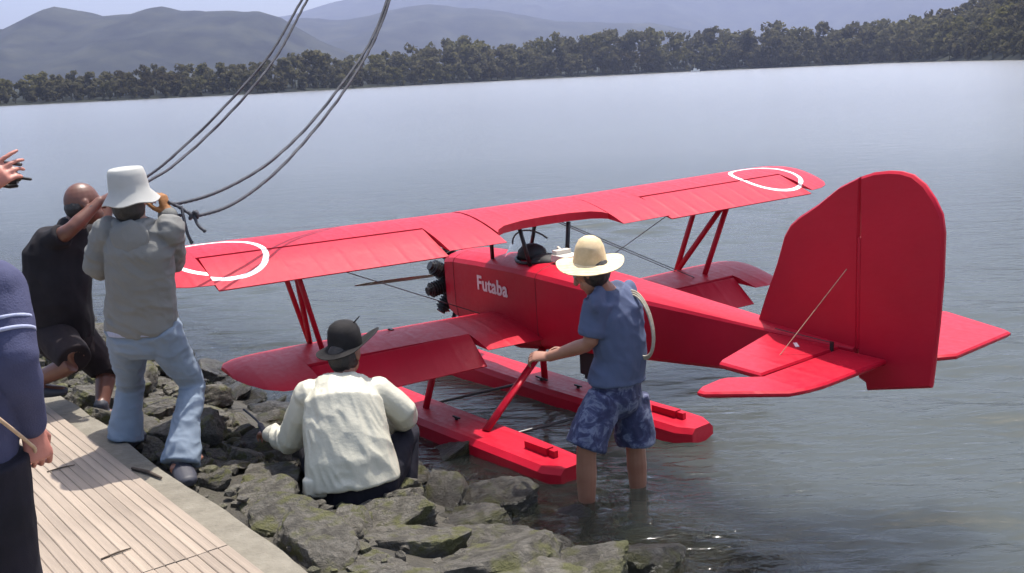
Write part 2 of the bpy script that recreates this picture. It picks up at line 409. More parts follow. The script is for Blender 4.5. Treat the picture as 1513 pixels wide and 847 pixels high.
def water_mat():
    m, nt, b = new_mat('river_water'); nt.nodes.remove(b)
    out = nt.nodes['Material Output']
    tc = nt.nodes.new('ShaderNodeTexCoord')
    def nz(scale, sc, detail, dist=0):
        mp = nt.nodes.new('ShaderNodeMapping'); mp.inputs['Scale'].default_value = sc; mp.inputs['Rotation'].default_value = (0, 0, .18)
        n = nt.nodes.new('ShaderNodeTexNoise'); n.inputs['Scale'].default_value = scale; n.inputs['Detail'].default_value = detail; n.inputs['Distortion'].default_value = dist
        nt.links.new(tc.outputs['Object'], mp.inputs[0]); nt.links.new(mp.outputs[0], n.inputs[0]); return n
    n1 = nz(1.6, (.6, 1.5, 1), 5, .5); n2 = nz(9.5, (.45, 1.5, 1), 4, .4)
    b1 = nt.nodes.new('ShaderNodeBump'); b1.inputs['Distance'].default_value = .036; nt.links.new(n1.outputs[0], b1.inputs['Height'])
    b2 = nt.nodes.new('ShaderNodeBump'); b2.inputs['Distance'].default_value = .015; nt.links.new(n2.outputs[0], b2.inputs['Height']); nt.links.new(b1.outputs[0], b2.inputs['Normal'])
    cl = nt.nodes.new('ShaderNodeVectorMath'); cl.operation = 'LENGTH'; nt.links.new(tc.outputs['Object'], cl.inputs[0])
    fade = nt.nodes.new('ShaderNodeMapRange'); nt.links.new(cl.outputs['Value'], fade.inputs[0]); fade.inputs['From Min'].default_value = 6; fade.inputs['From Max'].default_value = 25; fade.inputs['To Min'].default_value = 1.0; fade.inputs['To Max'].default_value = .35
    nt.links.new(fade.outputs[0], b1.inputs['Strength']); nt.links.new(fade.outputs[0], b2.inputs['Strength'])
    gl = nt.nodes.new('ShaderNodeBsdfGlossy'); nt.links.new(b2.outputs[0], gl.inputs['Normal'])
    cd = nt.nodes.new('ShaderNodeVectorMath'); cd.operation = 'LENGTH'; nt.links.new(tc.outputs['Object'], cd.inputs[0])     # unresolved wavelets further out
    dv = nt.nodes.new('ShaderNodeMath'); dv.operation = 'DIVIDE'; nt.links.new(cd.outputs['Value'], dv.inputs[0]); dv.inputs[1].default_value = 200.0
    rm = ramp(nt, dv.outputs[0], [(.028, (.055,) * 3), (.06, (.15,) * 3), (.15, (.205,) * 3), (.32, (.195,) * 3), (.7, (.195,) * 3)])
    nt.links.new(rm.outputs[0], gl.inputs['Roughness'])
    tr = nt.nodes.new('ShaderNodeBsdfTransparent'); tr.inputs[0].default_value = (.66, .66, .46, 1)
    df = nt.nodes.new('ShaderNodeSubsurfaceScattering'); df.falloff = 'BURLEY'; df.inputs['Color'].default_value = (.052, .060, .055, 1); df.inputs['Scale'].default_value = 1.6; df.inputs['Radius'].default_value = (1, 1, .9)
    # murk: the shallows by the bank are clear, the channel is not
    g = nt.nodes.new('ShaderNodeNewGeometry'); sp = nt.nodes.new('ShaderNodeSeparateXYZ'); nt.links.new(g.outputs['Position'], sp.inputs[0])
    s1 = nt.nodes.new('ShaderNodeMath'); s1.operation = 'MULTIPLY'; nt.links.new(sp.outputs[0], s1.inputs[0]); s1.inputs[1].default_value = .783
    s2 = nt.nodes.new('ShaderNodeMath'); s2.operation = 'MULTIPLY_ADD'; nt.links.new(sp.outputs[1], s2.inputs[0]); s2.inputs[1].default_value = .6215; nt.links.new(s1.outputs[0], s2.inputs[2])
    mr = nt.nodes.new('ShaderNodeMapRange'); nt.links.new(s2.outputs[0], mr.inputs[0]); mr.interpolation_type = 'SMOOTHSTEP'
    mr.inputs['From Min'].default_value = 1.525 + 1.5; mr.inputs['From Max'].default_value = 1.525 + 3.4; mr.inputs['To Min'].default_value = .22; mr.inputs['To Max'].default_value = .93
    body = nt.nodes.new('ShaderNodeMixShader'); nt.links.new(mr.outputs[0], body.inputs[0]); nt.links.new(tr.outputs[0], body.inputs[1]); nt.links.new(df.outputs[0], body.inputs[2])
    fr = nt.nodes.new('ShaderNodeFresnel'); fr.inputs[0].default_value = 1.33; nt.links.new(b2.outputs[0], fr.inputs['Normal'])
    mix = nt.nodes.new('ShaderNodeMixShader'); nt.links.new(fr.outputs[0], mix.inputs[0]); nt.links.new(body.outputs[0], mix.inputs[1]); nt.links.new(gl.outputs[0], mix.inputs[2])
    nt.links.new(mix.outputs[0], out.inputs['Surface'])
    return m
MAT['water'] = water_mat()

# ------------------------------------------------------------------ the setting
# bank coordinates: t along the wharf edge away from the camera, s out over the water
E0 = np.array([-.99, 3.70]); EN = np.array([.783, .6215]); ET = np.array([-.6215, .783])
DECK_Z, KERB_Z = .45, .425
def bank_xy(t, s): return E0 + ET * t + EN * s
_PS = [-3, .2, .5, 1.0, 1.45, 2.2, 3.0, 4.5, 8, 40, 900]
_PZ = [.30, .30, .28, .14, 0.0, -.20, -.36, -.8, -1.8, -3.2, -4]
def bank_z(s): return np.interp(s, _PS, _PZ)

def grid_sheet(name, T, S, zfun, mat):
    V = []; nt_, ns = len(T), len(S)
    TT, SS = np.meshgrid(T, S, indexing='ij'); XY = E0[None, None, :] + ET * TT[..., None] + EN * SS[..., None]
    Z = zfun(TT, SS, XY)
    V = np.concatenate([XY, Z[..., None]], -1).reshape(-1, 3)
    F = [(i * ns + j, (i + 1) * ns + j, (i + 1) * ns + j + 1, i * ns + j + 1) for i in range(nt_ - 1) for j in range(ns - 1)]
    return build(name, (V, F), mat, smooth=True)

T_ = np.unique(np.concatenate([np.linspace(-900, -4, 12), np.arange(-4, 12, .08), np.linspace(12, 900, 14)]))
S_ = np.unique(np.concatenate([[-3, -1, 0], np.arange(.1, 5, .08), np.linspace(5, 40, 20), [100, 300, 900]]))
def zbank(TT, SS, XY):
    q = np.stack([XY[..., 0].ravel() * 2.3, XY[..., 1].ravel() * 2.3, np.zeros(XY[..., 0].size)], -1)
    n = (fbm(q, 4, 3).reshape(TT.shape) - .5)
    return bank_z(SS) + n * .12 * np.clip((SS - .25) * 3, 0, 1)
bank = grid_sheet('riverbed_and_bank', T_, S_, zbank, MAT['bank']); tag(bank, kind='structure')

# water: one sheet, real ripples near by
def axis(a, b, step, far_a, far_b, n):
    core = np.arange(a, b, step)
    lo = a - np.geomspace(step, a - far_a, n)[::-1] if far_a < a else []
    hi = b + np.geomspace(step, far_b - b, n)
    return np.concatenate([lo, core, hi])
WX = axis(-5.5, 5.5, .04, -1500, 1500, 46); WY = axis(3.4, 16, .04, -60, 1500, 80)
XX, YY = np.meshgrid(WX, WY, indexing='xy')
ZZ = np.zeros_like(XX)
rw = np.random.default_rng(11)
for k in range(34):
    lam = .16 * (1.95 / .16) ** (k / 33.0)
    th = rw.normal(1.35, .42)
    kx, ky = math.cos(th) * 2 * math.pi / lam, math.sin(th) * 2 * math.pi / lam
    ZZ += .0021 * lam ** .95 * np.sin(kx * XX + ky * YY + rw.uniform(0, 6.28) + 1.3 * np.sin(.7 * XX + .4 * YY + k))
q = np.stack([XX.ravel() * .55, YY.ravel() * .75, np.zeros(XX.size)], -1)
patch = np.clip((fbm(q, 3, 21).reshape(XX.shape) - .3) * 3, .25, 1.6)
dist = np.hypot(XX, YY)
ZZ = ZZ * patch * 2.1 * np.clip((24 - dist) / 8, 0, 1) * np.clip((5.5 - np.abs(XX)) / .8, 0, 1)
for cx, cy, am in ((.345, 5.24, .010), (.64, 5.45, .010), (.30, 5.62, .006), (1.05, 6.05, .007), (-.62, 5.75, .004)):
    rr0 = np.hypot(XX - cx, YY - cy); ZZ += am * np.sin(rr0 * 38 - 1.0) * np.exp(-rr0 / .30) * (rr0 > .03)
nx, ny = len(WX), len(WY)
me = bpy.data.meshes.new('water')
Vw = np.stack([XX, YY, ZZ], -1).reshape(-1, 3)
ii, jj = np.meshgrid(np.arange(ny - 1), np.arange(nx - 1), indexing='ij')
Fw = np.stack([ii * nx + jj, ii * nx + jj + 1, (ii + 1) * nx + jj + 1, (ii + 1) * nx + jj], -1).reshape(-1, 4)
me.vertices.add(len(Vw)); me.vertices.foreach_set('co', Vw.ravel())
me.loops.add(Fw.size); me.loops.foreach_set('vertex_index', Fw.ravel().astype(np.int32))
me.polygons.add(len(Fw)); me.polygons.foreach_set('loop_start', np.arange(0, Fw.size, 4, dtype=np.int32)); me.polygons.foreach_set('use_smooth', [True] * len(Fw))
me.update(calc_edges=True); me.validate()
water = link_mesh('water', me, MAT['water']); tag(water, kind='structure')

# wharf: base slab, kerb, slats
def wharf_box(t0, t1, s0, s1, z0, z1):
    V = []
    for t in (t0, t1):
        for s in (s0, s1):
            for z in (z0, z1):
                p = bank_xy(t, s); V.append((p[0], p[1], z))
    return V, [(0, 1, 3, 2), (4, 6, 7, 5), (0, 4, 5, 1), (2, 3, 7, 6), (0, 2, 6, 4), (1, 5, 7, 3)]
deck = build('wharf_deck', wharf_box(-4, 3.35, -2.6, -.001, -.6, DECK_Z - .022), MAT['concrete']); tag(deck, kind='structure')
# kerb with a worn, uneven outer edge
kt = np.arange(-4, 4.3, .05); rings = []
for t in kt:
    w = .16 + .015 * math.sin(t * 3.1) + .025 * (fbm(np.array([[t * 4, 1, 2]]), 3, 9)[0] - .5)
    zt = KERB_Z + .012 * (fbm(np.array([[t * 3, 5, 2]]), 3, 4)[0] - .5)
    rings.append([(*bank_xy(t, .0), -.5), (*bank_xy(t, .0), zt), (*bank_xy(t, w - .02), zt - .004), (*bank_xy(t, w), zt - .03), (*bank_xy(t, w + .02), -.5)])
kerb = build('concrete_kerb', loft(rings), MAT['concrete'], autosmooth=50); tag(kerb, kind='structure')

PITCH_S = .0445
slat_cache = {}
def slat_mesh(L, w, h):
    key = (round(L, 3), w, h)
    if key not in slat_cache:
        c = .0035; prof = [(-w / 2, -h), (-w / 2, -c), (-w / 2 + c, 0), (w / 2 - c, 0), (w / 2, -c), (w / 2, -h)]
        slat_cache[key] = mesh_of('slat', *loft([[(x, y, z) for y, z in prof] for x in (0, L)]))
        slat_cache[key].materials.append(MAT['slat'])
    return slat_cache[key]
ang = math.atan2(ET[1], ET[0])
joint_t = [-3.0, -1.4, .365, 1.93, 2.02, 3.33]
for k in range(34):
    s = -.012 - PITCH_S * (k + .5) - (.012 if k >= 15 else 0) - (.012 if k >= 30 else 0)
    wide = .0434 if k else .045
    for a, b_ in ((-3.0, -1.404), (-1.396, .361), (.369, 3.33)):
        o = bpy.data.objects.new('slat', slat_mesh(b_ - a, wide, .022)); col.objects.link(o)
        p = bank_xy(a, s); o.location = (p[0], p[1], DECK_Z + rng.normal(0, .0008)); o.rotation_euler = (0, 0, ang + rng.normal(0, .0004)); o.parent = deck

# rocks of the bank
def rock_mesh(i):
    r = np.random.default_rng(100 + i)
    bm = bmesh.new(); bmesh.ops.create_icosphere(bm, subdivisions=5, radius=1)
    V = np.array([v.co[:] for v in bm.verts]); V /= np.linalg.norm(V, axis=1)[:, None]
    N = r.normal(size=(11, 3)); N /= np.linalg.norm(N, axis=1)[:, None]; D = r.uniform(.5, .95, 11)
    slab_ = i % 14 < 9
    if slab_:                                   # quarried block: flat bed on top, steep broken sides
        k = int(r.integers(5, 8)); a = np.sort(r.uniform(0, 6.28, k)); lean = r.normal(.05, .22, k)
        N = np.concatenate([np.stack([np.cos(a) * np.cos(lean), np.sin(a) * np.cos(lean), np.sin(lean)], -1), [[r.normal(0, .13), r.normal(0, .13), 1], [0, 0, -1]], r.normal(size=(3, 3))])
        N /= np.linalg.norm(N, axis=1)[:, None]; D = np.concatenate([r.uniform(.6, .95, k), [.5, .55], r.uniform(.75, .95, 3)])
    dots = V @ N.T; rad = np.where(dots > .05, D / np.maximum(dots, .05), 9)
    sh_ = 60 if slab_ else 34
    rad = -np.log(np.exp(-sh_ * rad).sum(1) + np.exp(-sh_ * 1.12)) / sh_
    P = V * rad[:, None]
    P = P + V * ((fbm(P * 2.2 + i, 4, i) - .5) * .16)[:, None] + V * ((fbm(P * np.array([5, 5, 11]) + i, 4, i + 50) - .5) * .15)[:, None]
    P = P * np.array([1.0, r.uniform(.5, .78) if slab_ else r.uniform(.62, .9), r.uniform(.5, .75) if slab_ else r.uniform(.42, .62)])
    for v, p in zip(bm.verts, P): v.co = p
    me = bpy.data.meshes.new('rock'); bm.to_mesh(me); bm.free()
    me.polygons.foreach_set('use_smooth', [True] * len(me.polygons)); me.set_sharp_from_angle(angle=math.radians(30)); me.materials.append(MAT['rock']); return me
ROCKS = [rock_mesh(i) for i in range(14)]
placed = []
def put_rock(x, y, z, sz, k=None, rz=None, tilt=.25, flat=1.0):
    o = bpy.data.objects.new('rock', ROCKS[int(rng.integers(14)) if k is None else k]); col.objects.link(o); o.parent = bank
    o.location = (x, y, z); o.scale = (sz, sz * rng.uniform(.85, 1.1), sz * rng.uniform(.8, 1.1) * flat)
    o.rotation_euler = (float(np.clip(rng.normal(0, tilt), -.35, .35)), float(np.clip(rng.normal(0, tilt), -.35, .35)), (rng.normal(2.5, .6) + (3.14 if rng.random() < .5 else 0)) if rz is None else rz)
    placed.append((x, y, sz)); return o
# large flat slabs that lead from the kerb to the squatting figure (t, s, size, height, turn)
slabs = ((.36, .40, .24, .27, 2.4), (.02, .50, .24, .24, 2.5), (-.33, .46, .25, .25, 2.3), (.70, .42, .22, .26, 2.5), (1.05, .46, .23, .26, 2.2), (.28, .80, .27, .15, .15), (-.10, .92, .30, .12, .3), (.62, .86, .24, .14, -.1),
         (-.50, .85, .28, .17, .5), (.18, 1.18, .30, .04, .1), (-.28, 1.30, .30, .02, .2), (-.78, 1.12, .34, .08, .4), (.62, 1.32, .26, -.02, .2), (-.65, 1.55, .34, -.06, .3), (-1.1, 1.45, .36, .02, .3), (-.15, 1.68, .30, -.10, .1), (.35, 1.70, .26, -.13, .3), (-1.0, 1.95, .38, -.14, .2),
         (-.5, 2.05, .34, -.2, .4), (.05, 2.1, .3, -.22, .1), (-1.4, 2.3, .4, -.18, .3), (1.0, .95, .22, .12, .4), (1.35, .62, .22, .22, 2.2))
for k_, (t, s, sz, z, a) in enumerate(slabs):
    p = bank_xy(t, s); put_rock(p[0], p[1], z + .02, sz * 1.15, k=(k_ * 4 + 1) % 9, rz=a, tilt=.09, flat=.8)
tries = 0
while len(placed) < 300 and tries < 14000:
    tries += 1
    t = rng.uniform(-1.9, 6.5) if rng.random() < .7 else rng.uniform(-1.6, 1.6); s = .28 + 2.1 * rng.random() ** 1.3
    sz = rng.uniform(.13, .27) if rng.random() < .6 else rng.uniform(.07, .13)
    p = bank_xy(t, s)
    PA = np.array(placed)
    if (np.hypot(PA[:, 0] - p[0], PA[:, 1] - p[1]) < .52 * (sz + PA[:, 2])).any(): continue
    put_rock(p[0], p[1], float(bank_z(s)) + sz * .15, sz)
# pebbles and cobbles too small to pick apart
small = rock_mesh(77); bm_ = bmesh.new(); bmesh.ops.create_icosphere(bm_, subdivisions=1, radius=1); base_v = np.array([v.co[:] for v in bm_.verts]); base_f = np.array([[v.index for v in f.verts] for f in bm_.faces]); bm_.free()
PV = []; PF = []; cnt = 0
for i in range(1900):
    t = rng.uniform(-2.2, 9); s = .24 + 2.6 * rng.random() ** 1.1; sz = rng.uniform(.012, .05) * (1 if rng.random() < .8 else 1.5); p = bank_xy(t, s)
    v = base_v * (1 + 1.1 * (fbm(base_v * 1.7 + i * 3.1, 2, 5) - .5)[:, None]) * np.array([1, rng.uniform(.6, 1), rng.uniform(.45, .8)]) * sz
    a = rng.uniform(0, 6.28); v = v @ np.array([[math.cos(a), math.sin(a), 0], [-math.sin(a), math.cos(a), 0], [0, 0, 1]]) + np.array([p[0], p[1], float(bank_z(s)) + rng.uniform(-.01, .05)])
    PV.append(v); PF.append(base_f + cnt); cnt += len(v)
peb = build('pebbles', (np.concatenate(PV), np.concatenate(PF).tolist()), MAT['rock'], bank, autosmooth=12); tag(peb, kind='stuff')

# far bank, woodland, hills
SHORE = [(-.75, 230), (-.60, 330), (-.48, 375), (-.415, 385), (-.234, 395), (.011, 560), (.184, 640), (.36, 560), (.45, 400), (.498, 315), (.60, 250), (.8, 200)]
def shore_d(a): return np.interp(a, [p[0] for p in SHORE], [p[1] for p in SHORE])
az = np.linspace(-.75, .8, 90)
def far_ground(name, back):
    V = []; F = []
    offs = [0, 4, 20, 60, 160, 500]; hs = [-.6, .5, 1.4, 2.5, 6, 10]
    for a in az:
        d = shore_d(a)
        hill = 95 * np.clip((a - .38) / .22, 0, 1) ** 1.3
        for o, hh in zip(offs, hs):
            yy = d + o; V.append((a * yy, yy, hh + hill * np.clip((o - 15) / 180, 0, 1)))
    n = len(offs)
    for i in range(len(az) - 1):
        for j in range(n - 1): F.append((i * n + j, (i + 1) * n + j, (i + 1) * n + j + 1, i * n + j + 1))
    return build(name, (V, F), MAT['hill'], smooth=True)
tag(far_ground('far_bank', 0), kind='structure')
def gz(a, o):
    hill = 95 * np.clip((a - .38) / .22, 0, 1) ** 1.3
    return np.interp(o, [0, 4, 20, 60, 160, 500], [-.6, .5, 1.4, 2.5, 6, 10]) + hill * np.clip((o - 15) / 180, 0, 1)
# woodland: leaf clumps as small faces, reads as one mass from across the water
LV = []; LF = []
def add_quads(C, N, size):
    global LV
    U = np.cross(N, rng.normal(size=N.shape)); U /= np.linalg.norm(U, axis=1)[:, None] + 1e-9; W = np.cross(N, U)
    a = (U * size[:, None]); b = (W * (size * rng.uniform(.5, 1, len(size)))[:, None])
    return np.stack([C - a - b * .6, C + a * .7 - b, C + a + b * .5, C - a * .5 + b], 1)
quads = []
ntree = 0
for a0 in np.arange(-.68, .72, .0062):
    for row in range(3 if a0 < .36 else 8):
        a = a0 + rng.normal(0, .003); o = 4 + row * 15 + rng.uniform(0, 9)
        d = shore_d(a) + o
        big = .55 + .75 * fbm(np.array([[a * 22, row * 3.1, 4.0]]), 3, 5)[0]
        prof = np.interp(a, [-.6, -.45, -.3, -.1, .05, .2, .35, .5], [9, 10, 12, 18, 22, 25, 21, 13])
        H = prof * big * rng.uniform(.75, 1.15) * (1.0 if row else .72); base = float(gz(a, o))
        x0, y0 = a * d, d
        ncl = 9
        for c in range(ncl):
            cz = rng.uniform(.04, 1) ** .8 * H * .86; rr_ = H * .30 * (1.1 - .75 * abs(cz / H - .45)) * rng.uniform(.7, 1.2)
            ca = rng.uniform(0, 6.28); cr = rr_ * rng.uniform(.2, .9)
            cc = np.array([x0 + cr * math.cos(ca), y0 + cr * math.sin(ca), base + cz])
            nq = 30
            dv = rng.normal(size=(nq, 3)); dv /= np.linalg.norm(dv, axis=1)[:, None]
            C = cc + dv * (H * .13) * np.array([1, 1, .8]) * rng.uniform(.5, 1.05, nq)[:, None]
            N = dv + rng.normal(0, .45, (nq, 3)); N /= np.linalg.norm(N, axis=1)[:, None]
            quads.append(add_quads(C, N, rng.uniform(.018, .048, nq) * H + .2))
        # trunk
        quads.append(np.array([[[x0 - .25, y0, base - .5], [x0 + .25, y0, base - .5], [x0 + .12, y0 + .1, base + H * .6], [x0 - .12, y0 + .1, base + H * .6]]]))
        ntree += 1
Q = np.concatenate(quads, 0); nq = len(Q)
me = bpy.data.meshes.new('riverside_woodland')
me.vertices.add(nq * 4); me.vertices.foreach_set('co', Q.reshape(-1)); me.loops.add(nq * 4); me.loops.foreach_set('vertex_index', np.arange(nq * 4, dtype=np.int32))
me.polygons.add(nq); me.polygons.foreach_set('loop_start', np.arange(0, nq * 4, 4, dtype=np.int32)); me.update(calc_edges=True)
wd = link_mesh('riverside_woodland', me, MAT['wood_far']); tag(wd, 'long belt of hazy green trees along the far river bank', 'trees', kind='stuff')

def ridge(name, Y, px, depth, seed):
    A = np.array([list(at(u, v, Y)) for u, v in px]); xs = np.linspace(A[0, 0], A[-1, 0], 170)
    hz = np.interp(xs, A[:, 0], A[:, 2])
    hz = hz + (fbm(np.stack([xs * 22 / Y, xs * 0, xs * 0], -1), 4, seed) - .5) * Y * .009
    vv = np.linspace(0, 1, 26); F = []
    XG, VG = np.meshgrid(xs, vv, indexing='ij'); HG = np.repeat(hz[:, None], len(vv), 1); YG = Y + (VG - .5) * 2 * depth
    pr = 1 - np.abs(2 * VG - 1) ** 1.25
    nn = (fbm(np.stack([XG * 9 / Y, YG * 9 / Y, XG * 0 + seed], -1).reshape(-1, 3), 4, seed).reshape(XG.shape) - .5) * np.minimum((1 - pr) * 1.6, 1) * np.minimum(VG * 5, 1) * HG * .95
    V = np.stack([XG, YG, HG * pr + nn - 3 * ((VG == 0) | (VG == 1))], -1).reshape(-1, 3)
    n = len(vv)
    for i in range(len(xs) - 1):
        for j in range(n - 1): F.append((i * n + j, (i + 1) * n + j, (i + 1) * n + j + 1, i * n + j + 1))
    return tag(build(name, (V, F), MAT['hill'], smooth=True), kind='structure')
ridge('hills', 1900, [(-700, 90), (-400, 60), (-150, 50), (0, 38), (25, 40), (55, 24), (90, 11), (120, 17), (150, 23), (200, 22), (225, 12), (245, 9), (270, 16), (310, 20), (350, 14), (385, 11), (410, 20), (440, 38), (480, 60), (540, 85), (620, 108)], 600, 3)
ridge('hills', 3100, [(200, 110), (330, 60), (400, 40), (450, 28), (490, 30), (560, 17), (640, 6), (700, 10), (760, 22), (820, 33), (900, 36), (960, 30), (1020, 42), (1120, 62), (1250, 80)], 800, 8)
ridge('hills', 5200, [(0, 100), (250, 60), (380, 30), (430, 21), (455, 13), (480, 6), (520, -6), (600, -30), (720, -45), (850, -38), (1000, -30), (1150, -36), (1300, -22), (1420, -10), (1600, 0), (1900, 20)], 1300, 14)

# ------------------------------------------------------------------ the floatplane
T0 = Vector((.003, 7.271, 1.370)); YAW, ROLA = .562, .013
aft = Vector((math.sin(YAW), -math.cos(YAW), 0)); stb = Vector((math.cos(YAW) * math.cos(ROLA), math.sin(YAW) * math.cos(ROLA), math.sin(ROLA))); upv = aft.cross(stb)
plane = empty('floatplane'); plane.matrix_world = Matrix(((aft[0], stb[0], upv[0], T0[0]), (aft[1], stb[1], upv[1], T0[1]), (aft[2], stb[2], upv[2], T0[2]), (0, 0, 0, 1)))
tag(plane, 'bright red biplane on twin floats moored beside the rocky bank', 'floatplane')
INC = .13
def foil(xle, xte, z, thick, cut=1.0, inc=INC, n=9, lz=0.0):
    c = xte - xle; up = []; lo = []
    for k in range(n + 1):
        q = (1 - math.cos(math.pi * k / n)) / 2 * cut
        th = thick * c * 5 * (.2969 * math.sqrt(q) - .126 * q - .3516 * q * q + .2843 * q ** 3 - .1015 * q ** 4)
        cam_ = .035 * c * 4 * q * (1 - q)
        up.append((xle + q * c, th + cam_)); lo.append((xle + q * c, -th * .75 + cam_ * .6 - .0015))
    pts = up[::-1] + lo[1:]
    return [(x, zz + z - (x - lz) * math.tan(inc)) for x, zz in pts]
def wing_piece(stations, thick=.11, cap=True):
    """stations: (y, xle, xte, z, cut)"""
    return loft([[(x, y, z + dih(y)) for x, z in foil(xl, xt, zz, thick, cut)] for y, xl, xt, zz, cut in stations], cap=cap)
XLE, XTE, XH = -.06, .705, .372
def dih(y): return .013 * max(0.0, abs(y) - .47)
def upper_panel(s):
    tip = [(2.33, XLE, XTE, 0, 1), (2.46, XLE + .005, XTE - .02, 0, 1), (2.56, XLE + .02, XTE - .07, 0, 1), (2.64, XLE + .05, XTE - .15, .0, 1), (2.70, XLE + .10, XTE - .25, 0, 1), (2.735, XLE + .17, XTE - .36, 0, 1)]
    cf = (XH - .012 - XLE) / (XTE - XLE)
    parts = [wing_piece([(s * y, XLE, XTE, 0, 1) for y in (.470, .68, .885)]),
             wing_piece([(s * y, XLE, XTE, 0, cf) for y in (.885, 1.2, 1.6, 2.0, 2.33)], cap=False),
             wing_piece([(s * y, a, b, z, c) for y, a, b, z, c in tip])]
    return join(*parts)
def flap(s, y0, y1, xh, chord, zh, droop, th0=.034, xoff=0, taper=0):
    rings = []
    for y, ch in ((y0, chord), ((y0 + y1) / 2, chord), (y1, chord - taper)):
        pts = [(0, th0 / 2 - .002), (.012, th0 / 2), (ch * .5, th0 * .32), (ch, .004), (ch, -.003), (ch * .5, -th0 * .3), (.012, -th0 / 2), (0, -th0 / 2 + .002)]
        rings.append([(xh + x * math.cos(droop) + z * math.sin(droop), s * y, zh + (dih(y) if zh > -.3 else 0) - x * math.sin(droop) + z * math.cos(droop)) for x, z in pts])
    return loft(rings)
def zwing(x): return -x * math.tan(INC)
uw = build('upper_wing_center', wing_piece([(y, XLE, XTE, .004, c) for y, c in ((-.458, .84), (-.43, .79), (-.36, .735), (-.2, .69), (0, .675), (.2, .68), (.36, .71), (.43, .755), (.458, .80))], .105), MAT['red'], plane, autosmooth=35)
for s in (-1, 1):
    w_ = build('upper_wing_panel', upper_panel(s), MAT['red_ring'], plane, autosmooth=35)
    build('aileron', flap(s, .895, 2.315, XH, .355, (zwing(XH)) + .036, INC + (.20 if s < 0 else .175), .05), MAT['red_ring'], w_, autosmooth=35)
# lower wings
LZ, LLE, LTE, LH = -.735, -.095, .66, .43
for s in (-1, 1):
    cf = (LH - .012 - LLE) / (LTE - LLE)
    def st(y, a, b, cut=1.0): return (s * y, a, b, LZ + .02 * (y - 1.0), cut)
    inc_save = INC; INC = .05
    def foil_l(*a): pass
    lower = []
    def wp(stations): return loft([[(x, y, z) for x, z in foil(xl, xt, zz, .11, cut, .05)] for y, xl, xt, zz, cut in stations])
    lower.append(wp([st(y, LLE, LTE) for y in (.16, .4, .63)]))
    lower.append(wp([st(y, LLE, LTE, cf) for y in (.63, 1.0, 1.4, 1.76)]))
    lower.append(wp([st(1.76, LLE, LTE), st(1.9, LLE + .01, LTE + .02), st(2.0, LLE + .02, LTE), st(2.08, LLE + .04, LTE - .09), st(2.14, LLE + .08, LTE - .24), st(2.17, LLE + .14, LTE - .38)]))
    INC = inc_save
    w_ = build('lower_wing', join(*lower), MAT['red'], plane, autosmooth=35)
    build('aileron', flap(s, .645, 1.745, LH, .275, LZ + .012, .05 + .56, .046), MAT['red'], w_, autosmooth=35)

# fuselage
FS = [(-.64, .205, -.40, -.83), (-.50, .222, -.375, -.86), (-.2, .225, -.36, -.90), (.1, .225, -.35, -.925), (.3, .224, -.345, -.925), (.6, .22, -.345, -.875), (.9, .21, -.352, -.83), (1.2, .196, -.36, -.79),
      (1.6, .162, -.37, -.745), (2.0, .125, -.38, -.70), (2.4, .09, -.39, -.655), (2.8, .052, -.40, -.59), (3.03, .03, -.405, -.52)]
def fsec(x, w, zt, zb):
    crown = min(.075, w * .36); pts = []
    for k in range(9):
        a = math.pi * k / 8; pts.append((x, -w * math.cos(a) * 1.0 if False else -w * math.cos(a), zt + crown * math.sin(a) - .03 * (w / .22)))
    H_ = zt - zb
    pts += [(x, w, zt - H_ * .3), (x, w * .985, zb + H_ * .25), (x, w * .9, zb + H_ * .07), (x, w * .72, zb), (x, 0, zb - .012), (x, -w * .72, zb), (x, -w * .9, zb + H_ * .07), (x, -w * .985, zb + H_ * .25), (x, -w, zt - H_ * .3)]
    return pts
fus = build('fuselage', loft([fsec(*a) for a in FS]), MAT['red'], plane, autosmooth=28)
for xs_, w_, zt_, zb_ in ((-.47, .2235, -.374, -.865), (.62, .2195, -.3455, -.872)):
    sec = [Vector(p) for p in fsec(xs_, w_ + .0006, zt_ + .0005, zb_ - .001)]
    build('panel_joint', tube(sec + [sec[0]], [.0014] * (len(sec) + 1), 5), MAT['dark'], fus)
# cockpit tub rim, seat back, windscreen, gear
def ring_xy(cx, cy, a, b, z, n=28): return [(cx + a * math.cos(2 * math.pi * k / n), cy + b * math.sin(2 * math.pi * k / n), z) for k in range(n)]
def deckz(y): return -.345 + .075 * math.sqrt(max(0, 1 - (y / .225) ** 2)) - .03
def cockpit_opening(cx):
    n = 28; top = []; ins = []
    for k in range(n):
        x = cx + .17 * math.cos(2 * math.pi * k / n); y = .15 * math.sin(2 * math.pi * k / n); top.append((x, y, deckz(y) + .004))
    V = top + [(cx, 0, deckz(0) - .02)]
    F = [(k, (k + 1) % n, n) for k in range(n)]
    return V, F
build('cockpit_opening', cockpit_opening(.36), MAT['dark'], fus)
rim = [Vector((.36 + .175 * math.cos(2 * math.pi * k / 28), .155 * math.sin(2 * math.pi * k / 28), deckz(.155 * math.sin(2 * math.pi * k / 28)) + .006)) for k in range(29)]
build('cockpit_rim', tube(rim, [.012] * 29, 8), MAT['black_metal'], fus, smooth=True)
hd = join(ellipsoid((.30, -.02, -.275), (.11, 0, 0), (0, .10, 0), (0, 0, .07)), ellipsoid((.46, -.02, -.31), (.12, 0, 0), (0, .09, 0), (0, 0, .05)))
build('headrest', hd, MAT['dark'], fus, smooth=True)
def screen(cx, w, h_, lean):
    V = []; F = []
    for k in range(9):
        a = -1.15 + 2.3 * k / 8
        bx, by = cx + .12 * (1 - math.cos(a)), w * math.sin(a) / math.sin(1.15); V.append((bx, by, deckz(by))); V.append((bx + lean, by * .85, deckz(by) + h_ * (.6 + .4 * math.cos(a))))
    for k in range(8): F.append((2 * k, 2 * k + 2, 2 * k + 3, 2 * k + 1))
    return V, F
